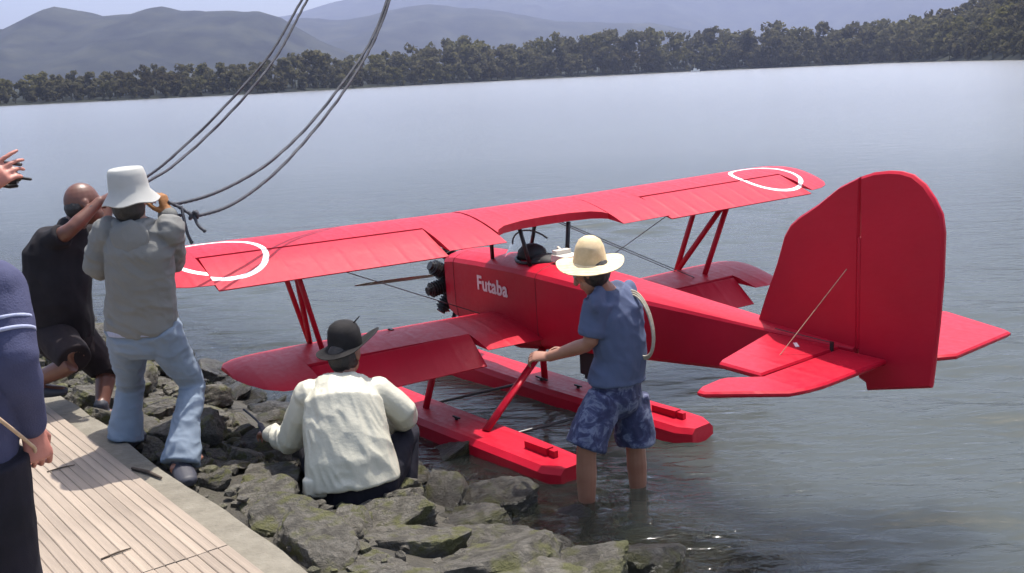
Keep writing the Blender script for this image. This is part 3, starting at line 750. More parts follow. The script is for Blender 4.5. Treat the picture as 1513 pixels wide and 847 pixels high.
gm, gnt, gb = new_mat('acrylic_windscreen'); gb.inputs['Base Color'].default_value = (.9, .92, .92, 1); gb.inputs['Transmission Weight'].default_value = 1; gb.inputs['Roughness'].default_value = .05; gb.inputs['IOR'].default_value = 1.05; gb.inputs['Specular IOR Level'].default_value = 1.0
for cx in (.08,):
    wsn = build('windscreen', screen(cx, .17, .17, .10), gm, fus, smooth=True)
    V_, F_ = screen(cx, .17, .17, .10); edge = [Vector(V_[2 * k + 1]) for k in range(9)]
    build('windscreen_frame', tube(edge, [.006] * 9, 6), MAT['wire'], wsn, smooth=True)
build('instrument_box', join(box((.66, .02, -.27), (.16, .15, .045)), box((.60, .02, -.235), (.05, .12, .03))), MAT['cream'], fus)
build('silver_fitting', tube([(.50, .06, -.30), (.52, .05, -.22), (.56, .05, -.24)], [.012, .012, .01], 8), MAT['cream'], fus, smooth=True)
build('belly_box', join(box((1.02, .06, -.90), (.34, .22, .22)), box((1.02, .06, -1.02), (.3, .18, .05))), MAT['dark'], plane)
# writing on the side
tcv = bpy.data.curves.new('lettering', 'FONT'); tcv.body = 'Futaba'; tcv.size = .145; tcv.extrude = .0015; tcv.offset = .0035; tcv.space_character = 1.06
to = bpy.data.objects.new('lettering_raw', tcv); col.objects.link(to)
dg = bpy.context.evaluated_depsgraph_get(); tme = bpy.data.meshes.new_from_object(to.evaluated_get(dg), depsgraph=dg); bpy.data.objects.remove(to)
lt = link_mesh('lettering', tme, MAT['letter'], fus); lt.matrix_local = Matrix(((1, 0, 0, -.125), (0, 0, -1, -.2285), (0, 1, 0, -.555), (0, 0, 0, 1)))
lt['label'] = 'white word Futaba on the dark red fuselage side'

# fin, rudder, tailplane
def slab(poly, axis_, t, edge=.35):
    """thin plate with softened rim from an outline; axis_ 1: outline is x,z; axis_ 2: outline is x,y"""
    n = len(poly); c = (sum(p[0] for p in poly) / n, sum(p[1] for p in poly) / n)
    def pt(p, k): return (p[0], k, p[1]) if axis_ == 1 else (p[0], p[1], k)
    def shr(p, d):
        v = Vector((p[0] - c[0], p[1] - c[1])); L = v.length; return (c[0] + v[0] * (1 - d / L), c[1] + v[1] * (1 - d / L))
    A = [pt(shr(p, .012), t) for p in poly]; B = [pt(p, t * edge) for p in poly]; C_ = [pt(p, -t * edge) for p in poly]; D = [pt(shr(p, .012), -t) for p in poly]
    V = A + B + C_ + D; F = [tuple(range(n)), tuple(range(3 * n, 4 * n))[::-1]]
    for l in range(3):
        for k in range(n): F.append((l * n + k, l * n + (k + 1) % n, (l + 1) * n + (k + 1) % n, (l + 1) * n + k))
    return V, F
HX = 3.045
finp = [(2.40, -.40), (2.46, -.24), (2.535, -.06), (2.585, .085), (2.625, .145), (2.68, .19), (2.80, .262), (2.93, .355), (HX - .002, .408), (HX - .004, .13), (HX - .006, -.40), (HX - .02, -.48), (2.9, -.44)]
rudp = [(HX + .003, .409), (3.12, .432), (3.20, .443), (3.26, .443), (3.32, .431), (3.38, .393), (3.43, .335), (3.468, .27), (3.482, .19), (3.481, 0.0), (3.470, -.2), (3.452, -.40), (3.44, -.508), (3.10, -.600), (3.092, -.565), (HX + .006, -.55), (HX + .006, -.40), (HX + .003, .13)]
fin = build('fin', slab(finp, 1, .017), MAT['red'], plane, autosmooth=30)
rud = build('rudder', slab(rudp, 1, .017), MAT['red'], plane, autosmooth=30)
build('hinge_strip', tube([(HX, 0, .12), (HX, 0, -.40)], [(.012, .0195), (.014, .0215)], 8, side=(1, 0, 0)), MAT['red'], rud, smooth=True)
SZ = -.425
for s in (-1, 1):
    stab = [(2.52, .02 * s), (2.735, .60 * s), (2.755, .625 * s), (3.01, .618 * s), (2.955, .02 * s)]
    if s < 0: elev = [(2.967, -.04), (3.022, -.625), (2.93, -.76), (2.925, -.80), (2.955, -.93), (2.985, -.975), (3.02, -.97), (3.255, -.70), (3.275, -.60), (3.278, -.50), (3.225, -.035)]
    else: elev = [(2.967, .04), (3.022, .625), (2.86, .80), (2.84, .90), (2.87, .915), (3.29, .79), (3.325, .77), (3.33, .74), (3.385, .25), (3.345, .17), (3.16, .05)]
    def zoff(VF, dz): return [(v[0], v[1], v[2] + dz) for v in VF[0]], VF[1]
    sb = build('tailplane', zoff(slab(stab, 2, .016), SZ), MAT['red'], plane, autosmooth=30)
    build('elevator', zoff(slab(elev, 2, .014), SZ - .004), MAT['red'], sb, autosmooth=30)
    build('brace_wire', tube([(2.98, .02 * s, -.03), (2.86, .34 * s, SZ + .012)], [.0019, .0019], 6), MAT['cord'] if s < 0 else MAT['wire'], plane)
    build('control_horn', join(box((2.965, .10 * s, SZ + .03), (.02, .006, .05)), tube([(2.975, .1 * s, SZ + .05), (2.6, .09 * s, SZ + .05)], [.0025, .0025], 6)), MAT['black_metal'], sb)
build('white_tab', box((2.80, -.16, SZ + .0185), (.018, .07, .003), Matrix.Rotation(.9, 3, 'Z')), MAT['letter'], plane)
# struts
def strut(p, q, a=.034, b=.013): 
    return tube([p, Vector(p).lerp(Vector(q), .5), q], [(a, b)] * 3, 12, side=(1, 0, 0), round_ends=False)
for s in (-1, 1):
    f0, r0 = (-.02, 1.56 * s, LZ + .03), (.27, 1.58 * s, LZ + .0)
    f1, r1 = (.08, 1.76 * s, -.03), (.40, 1.77 * s, -.06)
    for a, b_ in ((f0, f1), (r0, r1), (f0, r1)): build('interplane_strut', strut(a, b_, .026, .015), MAT['red'], plane, smooth=True)
    for a, b_ in (((.0, .16 * s, -.33), (.06, .20 * s, -.02)), ((.47, .15 * s, -.33), (.44, .20 * s, -.07))): build('cabane_strut', strut(a, b_, .02, .012), MAT['black_metal'], plane, smooth=True)
    for k, (a, b_) in list(enumerate((((.02, .22 * s, -.74), (.12, 1.72 * s, -.05)), ((.02, .24 * s, -.06), (.05, 1.52 * s, LZ + .05)), ((.3, .24 * s, -.09), (.3, 1.52 * s, LZ + .03)))))[:1 if s < 0 else 3]:
        build('flying_wire', tube([a, b_], [.0035, .0035], 6), MAT['wire'], plane)
build('aileron_servo', join(box((.06, -1.02, LZ + .047), (.05, .022, .03)), tube([(.06, -1.03, LZ + .06), (.1, -1.06, LZ + .075)], [.004, .004], 6)), MAT['black_metal'], plane)
# engine and propeller
eng = build('engine', join(tube([(-.64, 0, -.615), (-.78, 0, -.615), (-.9, 0, -.615), (-.98, 0, -.615)], [.17, .15, .12, .05], 20), tube([(-.95, 0, -.615), (-1.06, 0, -.615)], [.03, .03], 12)), MAT['black_metal'], plane, smooth=True)
for k in range(9):
    a = 2 * math.pi * (k + .5) / 9; u_ = Vector((0, math.sin(a), math.cos(a))); c0 = Vector((-.78, 0, -.615))
    rings = []
    for j in range(15):
        rr_ = .062 if j % 2 else .048
        if j > 12: rr_ = .036
        for dd in (0, .0075):
            cc = c0 + u_ * (.13 + j * .0115 + dd); w_ = u_.cross(Vector((1, 0, 0)))
            rings.append([cc + Vector((1, 0, 0)) * (rr_ * math.cos(2 * math.pi * m / 10)) + w_ * (rr_ * math.sin(2 * math.pi * m / 10)) for m in range(10)])
    build('cylinder', loft(rings), MAT['black_metal'], eng)
    pr = c0 + u_ * .26 + Vector((.05, 0, 0)); build('pushrod', tube([c0 + u_ * .1 + Vector((-.07, 0, 0)), c0 + u_ * .27 + Vector((-.055, 0, 0))], [.006, .006], 6), MAT['wire'], eng)
build('exhaust_pipe', tube([(-.72, -.1, -.86), (-.68, -.14, -.91), (-.6, -.15, -.93)], [.018, .018, .018], 8), MAT['black_metal'], eng, smooth=True)
prop = build('propeller', tube([(-1.10, 0, -.615), (-1.02, 0, -.615)], [.05, .055], 14), MAT['black_metal'], plane, smooth=True)
def blade(s):
    rings = []
    for r_, w_, tw in ((.03, .025, 1.1), (.12, .03, 1.0), (.3, .038, 1.0), (.5, .036, 1.0), (.68, .03, 1.0), (.74, .018, 1.0), (.77, .008, 1.0)):
        ring_ = []
        for m in range(12):
            th = 2 * math.pi * m / 12; cx, cz = w_ * math.cos(th), .012 * math.sin(th)
            dz = math.tan(.04) * r_ * (1 if s < 0 else -1)
            ring_.append((-1.06 + cx * math.sin(tw) * s * -1 + cz * math.cos(tw), s * r_, -.615 + dz + cx * math.cos(tw)))
        rings.append(ring_)
    return loft(rings)
for s in (-1, 1): build('blade', blade(s), MAT['wood'], prop, smooth=True)
# floats
DZ = -1.37 + .112
def float_mesh():
    rings = []
    for x, w, dz, kz, ch in ((-1.55, .02, .06, .02, .4), (-1.5, .07, .065, -.03, .5), (-1.35, .12, .06, -.12, .7), (-1.0, .16, .035, -.2, .72), (-.4, .172, .015, -.24, .72), (.2, .172, 0, -.25, .72), (.25, .172, 0, -.23, .72), (.9, .168, -.005, -.2, .72), (1.22, .16, -.01, -.17, .72), (1.37, .155, -.014, -.15, .72), (1.47, .10, -.016, -.13, .72)):
        b_ = .012 + min(.02, w * .2)
        rings.append([(x, -w + b_, dz), (x, w - b_, dz), (x, w, dz - b_), (x, w, dz + (kz - dz) * ch), (x, w * .5, dz + (kz - dz) * .86), (x, 0, kz), (x, -w * .5, dz + (kz - dz) * .86), (x, -w, dz + (kz - dz) * ch), (x, -w, dz - b_)])
    return loft(rings)
FM = []
for s, y0, yw, xr in ((-1, -.825, .125, 0.0), (1, .165, .135, 0.0)):
    fl = build('float', float_mesh(), MAT['red'], plane, autosmooth=30); fm = Matrix.Translation((.22 + xr, y0, DZ)) @ Matrix.Rotation(yw, 4, 'Z') @ Matrix.Translation((-.10, 0, 0)); FM.append(fm)
    fl.matrix_local = fm
    def fp(x, y, z): return fm @ Vector((x, y, z))
    build('water_rudder_post', join(box((1.16, .01, .012), (.20, .055, .05)), box((1.29, .01, .0), (.05, .03, .06))), MAT['red'], fl)
    build('cleat', join(box((.35, .0, .018), (.07, .012, .01)), box((.35, .0, .01), (.02, .012, .02))), MAT['black_metal'], fl)
    for k, (a, b_) in enumerate((((-.0, .0, .0), (.02, -.62 if s < 0 else .2, -.80)), ((.66, .0, 0), (.60, -.16 if s < 0 else .2, -.86)), ((.2, 0, 0), (.5, -.17 if s < 0 else .17, -.86)))):
        if k == 2 and s > 0: continue
        A_ = fp(*a)
        if k == 2: continue
        build('float_strut', strut(A_, b_, .034, .018), MAT['red'], plane, smooth=True)
for x in (-.1, .8):
    a = FM[0] @ Vector((x, .12, -.02)); b_ = FM[1] @ Vector((x, -.12, -.02))
    build('spreader_bar', tube([a, b_], [.010, .010], 10), MAT['wire'], plane, smooth=True)
build('mooring_pin', join(box(FM[1] @ Vector((.02, -.05, .02)), (.14, .012, .012)), box(FM[1] @ Vector((.02, -.05, .01)), (.02, .02, .03))), MAT['black_metal'], plane)

# ------------------------------------------------------------------ people
def head_shapes(c, fwd, up, k=1.0):
    c = Vector(c); f = Vector(fwd).normalized(); u = Vector(up).normalized(); u = (u - f * u.dot(f)).normalized(); r = f.cross(u)
    S = [ellipsoid(c + u * .018 * k - f * .008 * k, r * .077 * k, f * .097 * k, u * .105 * k, 18, 12),
         ellipsoid(c - u * .055 * k + f * .03 * k, r * .057 * k, f * .062 * k, u * .064 * k),
         ellipsoid(c - u * .098 * k + f * .062 * k, r * .026 * k, f * .022 * k, u * .020 * k),
         ellipsoid(c + u * .028 * k + f * .078 * k, r * .05 * k, f * .014 * k, u * .011 * k),
         tube([c + u * .018 * k + f * .086 * k, c - u * .012 * k + f * .102 * k, c - u * .028 * k + f * .108 * k], [.009 * k, .012 * k, .016 * k], 8),
         ellipsoid(c - u * .056 * k + f * .086 * k, r * .026 * k, f * .010 * k, u * .006 * k),
         ellipsoid(c - u * .068 * k + f * .085 * k, r * .022 * k, f * .010 * k, u * .006 * k)]
    for s in (-1, 1):
        S.append(ellipsoid(c + r * .080 * k * s - f * .012 * k - u * .005 * k, r * .010 * k, f * .021 * k, u * .033 * k))
    eyes = [ellipsoid(c + r * .031 * k * s + f * .080 * k + u * .010 * k, r * .0135 * k, f * .0135 * k, u * .010 * k, 10, 8) for s in (-1, 1)]
    return S, eyes

def hand_shapes(w, d, n, thumb, curl=.5, k=1.0, spread=.10, curls=None):
    """w wrist, d towards the fingers, n out of the palm, thumb: side the thumb lies on"""
    w = Vector(w); d = Vector(d).normalized(); n = Vector(n); n = (n - d * n.dot(d)).normalized(); t = Vector(thumb); t = (t - d * t.dot(d) - n * t.dot(n)).normalized()
    S = [tube([w - d * .02 * k, w + d * .03 * k, w + d * .065 * k, w + d * .088 * k], [(.026 * k, .019 * k), (.035 * k, .018 * k), (.040 * k, .015 * k), (.038 * k, .012 * k)], 12, side=t)]
    L = (.072, .080, .074, .058)
    for i in range(4):
        off = (.0325 - i * .0215) * k; b = w + d * .085 * k + t * off
        dd = (d + t * (off / k) * spread * 14 * .4).normalized(); P = [b - dd * .012 * k, b]; R = [.0084 * k, .0084 * k]
        c_ = curls[i] if curls else curl; a = 0; ln = L[i] * k
        for j, q in enumerate((.45, .31, .24)):
            a += c_ * (.8, 1.0, .7)[j]
            dr = dd * math.cos(a) + n * math.sin(a); P.append(P[-1] + dr * ln * q * 1.15); R.append((.008, .0074, .0062)[j] * k)
        S.append(tube(P, R, 8))
    b = w + d * .022 * k + t * .026 * k + n * .006 * k; a1 = (d * .62 + t * .62 + n * (.35 + curl * .3)).normalized(); a2 = (d * .85 + t * (.3 - curl * .3) + n * (.3 + curl * .4)).normalized()
    S.append(tube([b, b + a1 * .038 * k, b + a1 * .038 * k + a2 * .032 * k, b + a1 * .038 * k + a2 * .032 * k + (a2 + d * .1 + n * curl * .3).normalized() * .024 * k], [.014 * k, .0115 * k, .0105 * k, .008 * k], 8))
    return S

def foot_shapes(ankle, fwd, k=1.0, grow=0.0):
    a = Vector(ankle); f = Vector(fwd); f.z = 0; f.normalize(); s = Vector((-f.y, f.x, 0)); g = grow
    return [tube([a - f * .045 * k - Vector((0, 0, .045 * k)), a + f * .03 * k - Vector((0, 0, .042 * k)), a + f * .11 * k - Vector((0, 0, .054 * k)), a + f * .165 * k - Vector((0, 0, .060 * k))],
                 [(.034 * k + g, .034 * k + g), (.038 * k + g, .036 * k + g), (.044 * k + g, .026 * k + g), (.036 * k + g, .018 * k + g)], 14, side=s),
            tube([a + Vector((0, 0, .03 * k)), a - Vector((0, 0, .04 * k))], [.036 * k + g, .036 * k + g], 12)]

def limb(a, b, c, ra, rb, rc, grow=0.0, n=14, bulge=1.0):
    a, b, c = Vector(a), Vector(b), Vector(c)
    m1 = a.lerp(b, .5); m2 = b.lerp(c, .3); m3 = b.lerp(c, .72)
    return tube([a, m1, b.lerp(a, .06), b.lerp(c, .1), m2, m3, c], [ra + grow, (ra * .55 + rb * .5) * bulge + grow, rb + grow, rb * .93 + grow, (rb * .98) * bulge + grow, (rb * .35 + rc * .6) + grow, rc + grow], n)

def torso(pts, rads, side, flat=False): return tube(pts, rads, 20, side=side, round_ends=not flat)

def dome_hat(c, up, prof, wob=None, n=36):
    """hat as a turned shape: prof = (radius, height) from brim underside outwards, up and over the crown"""
    c = Vector(c); u = Vector(up).normalized(); s = u.orthogonal().normalized(); w = u.cross(s); rings = []
    for i, (r, h_) in enumerate(prof):
        ring_ = []
        for k in range(n):
            a = 2 * math.pi * k / n; d = s * math.cos(a) + w * math.sin(a); e = wob(d, r) if wob else (1.0, 0.0)
            ring_.append(c + d * (r * e[0]) + u * (h_ + e[1]))
        rings.append(ring_)
    return loft(rings)

UP = Vector((0, 0, 1))
# --- woman/man in white bucket hat, grey hooded top, pale jeans: pulls a rope
def person_bucket():
    root = empty('person', at(225, 690, 5.2)); tag(root, 'person in white bucket hat, grey hooded top and pale jeans hauling on a rope', 'person')
    inv = root.location.copy()
    def L(p): return Vector(p) - inv
    pel, wai, che, nek = L(at(209, 484, 5.24)), L(at(208, 435, 5.2)), L(at(206, 370, 5.14)), L(at(199, 322, 5.14))
    hd_ = L(at(192, 297, 5.15)); sh = [L(at(160, 340, 5.16)), L(at(250, 338, 5.16))]
    el = [L(at(139, 402, 5.22)), L(at(254, 392, 5.36))]; wr = [L(at(205, 372, 5.50)), L(at(247, 318, 5.34))]
    hip = [L(at(188, 492, 5.24)), L(at(236, 492, 5.22))]; kn = [L(at(193, 570, 5.53)), L(at(286, 570, 5.36))]; an = [L(at(184, 640, 5.47)), L(at(266, 676, 5.08))]
    side = (sh[1] - sh[0]).normalized()
    hs, eyes = head_shapes(hd_, (.15, 1, -.05), (0, -.05, 1), .98)
    body = hs + [tube([nek - UP * .05, nek + UP * .06], [.055, .05], 12), torso([pel, wai, che, nek - UP * .03], [(.145, .1), (.125, .09), (.145, .1), (.07, .06)], side)]
    for i in (0, 1):
        body += [limb(sh[i], el[i], wr[i], .046, .036, .026), limb(hip[i], kn[i], an[i], .075, .052, .036)] + foot_shapes(an[i], (.25 if i else .05, 1, 0))
    body += hand_shapes(wr[0], (wr[1] - wr[0]) * .3 + Vector((.3, .1, .3)), (0, -.3, -1), (0, -1, .3), 1.1)
    body += hand_shapes(wr[1], Vector((-.15, .05, 1)), Vector((-1, .2, 0)), (0, -1, 0), 1.2)
    skinned('body', body, .006, MAT['skin'], root, 3)
    for e in eyes: build('eye', e, MAT['eye'], root, smooth=True)
    top = [torso([pel + UP * .005, wai - UP * .02, wai.lerp(che, .5), che, nek - UP * .045, nek - UP * .01], [(.186, .137), (.172, .13), (.165, .127), (.172, .125), (.125, .09), (.085, .075)], side, True)]
    for i in (0, 1):
        top += [limb(sh[i] + (.0, 0, 0) if False else sh[i], el[i], wr[i], .074, .062, .046, .0), ellipsoid(sh[i] - UP * .01, side * .08, Vector((0, .08, 0)), UP * .075)]
    top += [tube([pel + UP * .004, pel + UP * .06], [(.188, .139), (.186, .137)], 20, side=side, round_ends=False)]
    skinned('hooded_top', top, .008, MAT['grey_knit'], root, 4, folds(.013, 11, (1, 1, .7), 1, (.8, 0, .2)))
    hood = [ellipsoid(nek - UP * .085 + Vector((0, -.088, 0)), side * .10, Vector((0, .032, .012)), UP * .085), tube([nek + Vector((-.085, -.02, -.02)), nek + Vector((-.055, -.075, -.035)), nek + Vector((.055, -.08, -.035)), nek + Vector((.09, -.02, -.02))], [.024, .027, .027, .024], 10)]
    skinned('hood', hood, .008, MAT['grey_knit'], root, 5, folds(.012, 13, seed=4))
    jeans = [tube([pel - UP * .06, pel + UP * .05], [(.16, .115), (.155, .11)], 20, side=side)]
    for i in (0, 1):
        k_, a_ = kn[i], an[i]
        jeans += [tube([hip[i] + UP * .03, hip[i].lerp(k_, .5), k_, k_.lerp(a_, .5), a_ - UP * .035], [.108, .086, .07, .074, .1], 16, round_ends=False)]
    skinned('jeans', jeans, .008, MAT['denim'], root, 5, folds(.011, 11, (1, 1, 1.3), 8, (.5, 0, 0)))
    build('shirt_hem', tube([pel + UP * .02, pel - UP * .022], [(.178, .131), (.179, .132)], 28, side=side, round_ends=False), MAT['stripe'], root, smooth=True)
    for i in (0, 1): skinned('shoe', foot_shapes(an[i] - UP * .012, (.3 if i else .05, 1 if i == 0 else -.6, 0), 1.02, .015), .006, MAT['rubber'], root, 2)
    # bucket hat
    hc = hd_ + UP * .05
    skinned('hair', [ellipsoid(hd_ - UP * .015 - Vector((0, .03, 0)), side * .082, Vector((0, .085, 0)), UP * .1)], .007, MAT['hair'], root, 1, folds(.003, 30, seed=2))
    prof = [(.09, -.02), (.138, -.056), (.141, -.051), (.099, .002), (.096, .04), (.092, .08), (.085, .108), (.078, .115), (.05, .118), (.02, .118)]
    build('bucket_hat', dome_hat(hc, (-.04, -.06, 1), prof, lambda d, r: (1 + .03 * math.sin(3 * math.atan2(d.y, d.x) + 1), .006 * math.sin(5 * math.atan2(d.y, d.x)) * (r > .11))), MAT['hat_white'], root, autosmooth=60)
    hb = hc
    # gloved hand
    gl = hand_shapes(wr[1] + UP * .0, Vector((-.15, .05, 1)), Vector((-1, .2, 0)), (0, -1, 0), 1.2, 1.12)
    skinned('work_glove', gl + [tube([wr[1] - UP * .03, wr[1] + UP * .02], [.038, .036], 12)], .006, MAT['glove'], root, 2)
    return root
person_bucket()

# --- bald man in black shirt and dark shorts leaning back on the rope
def person_bald():
    root = empty('person', at(120, 618, 6.15)); tag(root, 'bald man in black shirt and dark knee shorts leaning back on a rope', 'person')
    inv = root.location.copy()
    def L(p): return Vector(p) - inv
    pel, wai, che, nek = L(at(93, 486, 6.2)), L(at(86, 440, 6.16)), L(at(86, 385, 6.18)), L(at(105, 334, 6.2))
    hd_ = L(at(124, 302, 6.22)); sh = [L(at(66, 364, 6.12)), L(at(122, 355, 6.30))]
    el = [L(at(104, 340, 6.02)), L(at(150, 335, 6.42))]; wr = [L(at(148, 297, 6.16)), L(at(164, 296, 6.50))]
    hip = [L(at(80, 494, 6.12)), L(at(106, 494, 6.27))]; kn = [L(at(112, 534, 5.90)), L(at(158, 546, 6.33))]; an = [L(at(46, 566, 5.96)), L(at(150, 604, 6.16))]
    side = (sh[1] - sh[0]).normalized()
    hs, eyes = head_shapes(hd_, (.75, .6, .05), (-.05, .1, 1), 1.08)
    body = hs + [tube([nek - UP * .06, nek + (hd_ - nek) * .6], [.07, .062], 12), torso([pel, wai, che, nek - UP * .04], [(.16, .125), (.16, .125), (.17, .12), (.08, .07)], side)]
    for i in (0, 1):
        body += [limb(sh[i], el[i], wr[i], .056, .045, .03), limb(hip[i], kn[i], an[i], .09, .062, .042)] + foot_shapes(an[i], (1, .3, 0), 1.05)
    d_ = Vector((.9, .1, .35))
    body += hand_shapes(wr[0], d_, Vector((0, .6, -1)), (0, -1, .3), 1.2, 1.05) + hand_shapes(wr[1], d_, Vector((0, -.6, -1)), (0, 1, .3), 1.2, 1.05)
    skinned('body', body, .007, MAT['skin_tan'], root, 3)
    for e in eyes: build('eye', e, MAT['eye'], root, smooth=True)
    skinned('hair', [ellipsoid(hd_ + Vector((-.03, -.022, -.018)), Vector((.078, -.0, 0)), Vector((0, .086, 0)), UP * .075)], .006, MAT['hair'], root, 1, folds(.002, 40, seed=6))
    shirt = [torso([pel - UP * .02, wai, wai.lerp(che, .6), che + UP * .02, che.lerp(nek, .55), nek - UP * .045, nek - UP * .015], [(.19, .155), (.195, .16), (.2, .155), (.205, .15), (.175, .13), (.11, .095), (.085, .08)], side)]
    for i in (0, 1):
        m = sh[i].lerp(el[i], .72); shirt += [tube([sh[i], sh[i].lerp(m, .6), m], [.082, .072, .066], 14, round_ends=False), ellipsoid(sh[i], side * .085, Vector((0, .085, 0)), UP * .08)]
    skinned('shirt', shirt, .009, MAT['black_cloth'], root, 6, folds(.010, 8, seed=11))
    sho = [tube([pel - UP * .06, pel + UP * .05], [(.18, .145), (.18, .145)], 20, side=side)]
    for i in (0, 1):
        e_ = hip[i].lerp(kn[i], .93 if i == 0 else 1.0); tail = e_ + (an[i] - kn[i]) * (.0 if i == 0 else .14)
        sho += [tube([hip[i] + UP * .02, hip[i].lerp(e_, .5), e_, tail + (tail - hip[i]).normalized() * .005], [.118, .11, .1, .098], 16, round_ends=False)]
    skinned('shorts', sho, .009, MAT['shorts_dark'], root, 5, folds(.008, 9, seed=15))
    for i in (0, 1): skinned('shoe', foot_shapes(an[i] - UP * .01, (1, .3, 0), 1.05, .008), .007, MAT['rubber'], root, 2)
    return root
person_bald()

# --- squatting person in ivory jacket and black felt hat
def person_squat():
    root = empty('person', at(545, 752, 5.12)); tag(root, 'person squatting on the rocks in ivory jacket and black felt hat', 'person')
    inv = root.location.copy()
    def L(p): return Vector(p) - inv
    pel, wai, che, nek = L(at(522, 712, 4.98)), L(at(515, 665, 5.0)), L(at(508, 605, 5.08)), L(at(507, 553, 5.2))
    hd_ = L(at(511, 522, 5.26)); sh = [L(at(457, 580, 5.12)), L(at(556, 574, 5.2))]
    el = [L(at(430, 652, 5.2)), L(at(600, 612, 5.22))]; wr = [L(at(400, 640, 5.42)), L(at(582, 628, 5.45))]
    hip = [L(at(492, 716, 5.02)), L(at(556, 716, 5.02))]; kn = [L(at(462, 662, 5.40)), L(at(601, 642, 5.36))]; an = [L(at(486, 742, 5.24)), L(at(592, 745, 5.14))]
    side = (sh[1] - sh[0]).normalized()
    hs, eyes = head_shapes(hd_, (.35, 1, -.25), (.05, .25, 1), .98)
    body = hs + [tube([nek - UP * .06, nek + (hd_ - nek) * .6], [.058, .054], 12), torso([pel, wai, che, nek - UP * .04], [(.16, .12), (.14, .11), (.155, .11), (.075, .065)], side)]
    for i in (0, 1):
        body += [limb(sh[i], el[i], wr[i], .048, .038, .028), limb(hip[i], kn[i], an[i], .082, .056, .038)] + foot_shapes(an[i], (.25 if i else -.2, 1, 0))
    body += hand_shapes(wr[0], Vector((-.5, .6, -.1)), (0, .2, -1), (1, .3, 0), .7) + hand_shapes(wr[1], Vector((-.3, .9, -.2)), (-.6, 0, -1), (-1, 0, .4), .8)
    skinned('body', body, .006, MAT['skin'], root, 3)
    for e in eyes: build('eye', e, MAT['eye'], root, smooth=True)
    hem = L(at(520, 702, 4.98))
    jk = [torso([hem - UP * .035, hem.lerp(wai, .7), wai.lerp(che, .55), che + UP * .03, nek - UP * .05, nek - UP * .02], [(.245, .18), (.228, .175), (.215, .165), (.2, .15), (.15, .112), (.085, .08)], side, True)]
    for i in (0, 1):
        jk += [limb(sh[i] - UP * .012, el[i], wr[i] + (el[i] - wr[i]) * .1, .074, .072, .052), ellipsoid(sh[i] - UP * .012, side * .078, Vector((0, .085, 0)), UP * .072)]
    jk.append(tube([hem + Vector((-.16, -.09, .02)), hem + Vector((-.17, -.10, -.055))], [(.07, .05), (.075, .05)], 12, side=side, round_ends=False))
    skinned('jacket', jk, .0075, MAT['nylon'], root, 2, folds(.0135, 9, (1.5, 1.2, .38), 23, (.55, 0, 0)))
    skinned('collar', [tube([nek + Vector((-.07, .0, -.02)), nek + Vector((-.05, -.06, -.015)), nek + Vector((.05, -.06, -.015)), nek + Vector((.07, 0, -.02))], [.024, .027, .027, .024], 10)], .007, MAT['nylon'], root, 3)
    tr = [tube([pel - UP * .07, pel + UP * .06], [(.19, .15), (.18, .14)], 20, side=side)]
    for i in (0, 1): tr += [tube([hip[i], hip[i].lerp(kn[i], .5), kn[i], kn[i].lerp(an[i], .5), an[i] - UP * .02], [.118, .105, .085, .078, .068], 16)]
    skinned('trousers', tr, .008, MAT['trouser_navy'], root, 5, folds(.007, 9, seed=29))
    for i in (0, 1): skinned('shoe', foot_shapes(an[i] - UP * .01, (.25 if i else -.2, 1, 0), 1.02, .008), .007, MAT['rubber'], root, 2)
    skinned('hair', [ellipsoid(hd_ - UP * .01 - Vector((.01, .035, 0)), side * .083, Vector((0, .08, 0)), UP * .09)], .007, MAT['hair'], root, 1, folds(.003, 30, seed=2))
    hc = hd_ + UP * .045
    def wob(d, r):
        lift = (d.x * .035 + max(0, d.x - .5) * .08 + .012 * math.cos(2 * math.atan2(d.y, d.x))) if r > .115 else 0
        return (1 + (.10 * abs(d.x) + max(0, d.x - .6) * .5) * (r > .115), lift)
    prof = [(.088, -.012), (.142, -.016), (.144, -.011), (.092, .0), (.090, .04), (.085, .08), (.072, .11), (.046, .128), (.02, .134)]
    hat = build('felt_hat', dome_hat(hc, (-.03, -.04, 1), prof, wob), MAT['felt'], root, autosmooth=60)
    build('hat_tassel', tube([hc + UP * .10 + Vector((.02, 0, 0)), hc + UP * .125 + Vector((.06, -.01, 0)), hc + UP * .15 + Vector((.085, 0, 0))], [.004, .004, .003], 6), MAT['felt'], hat)
    return root
person_squat()

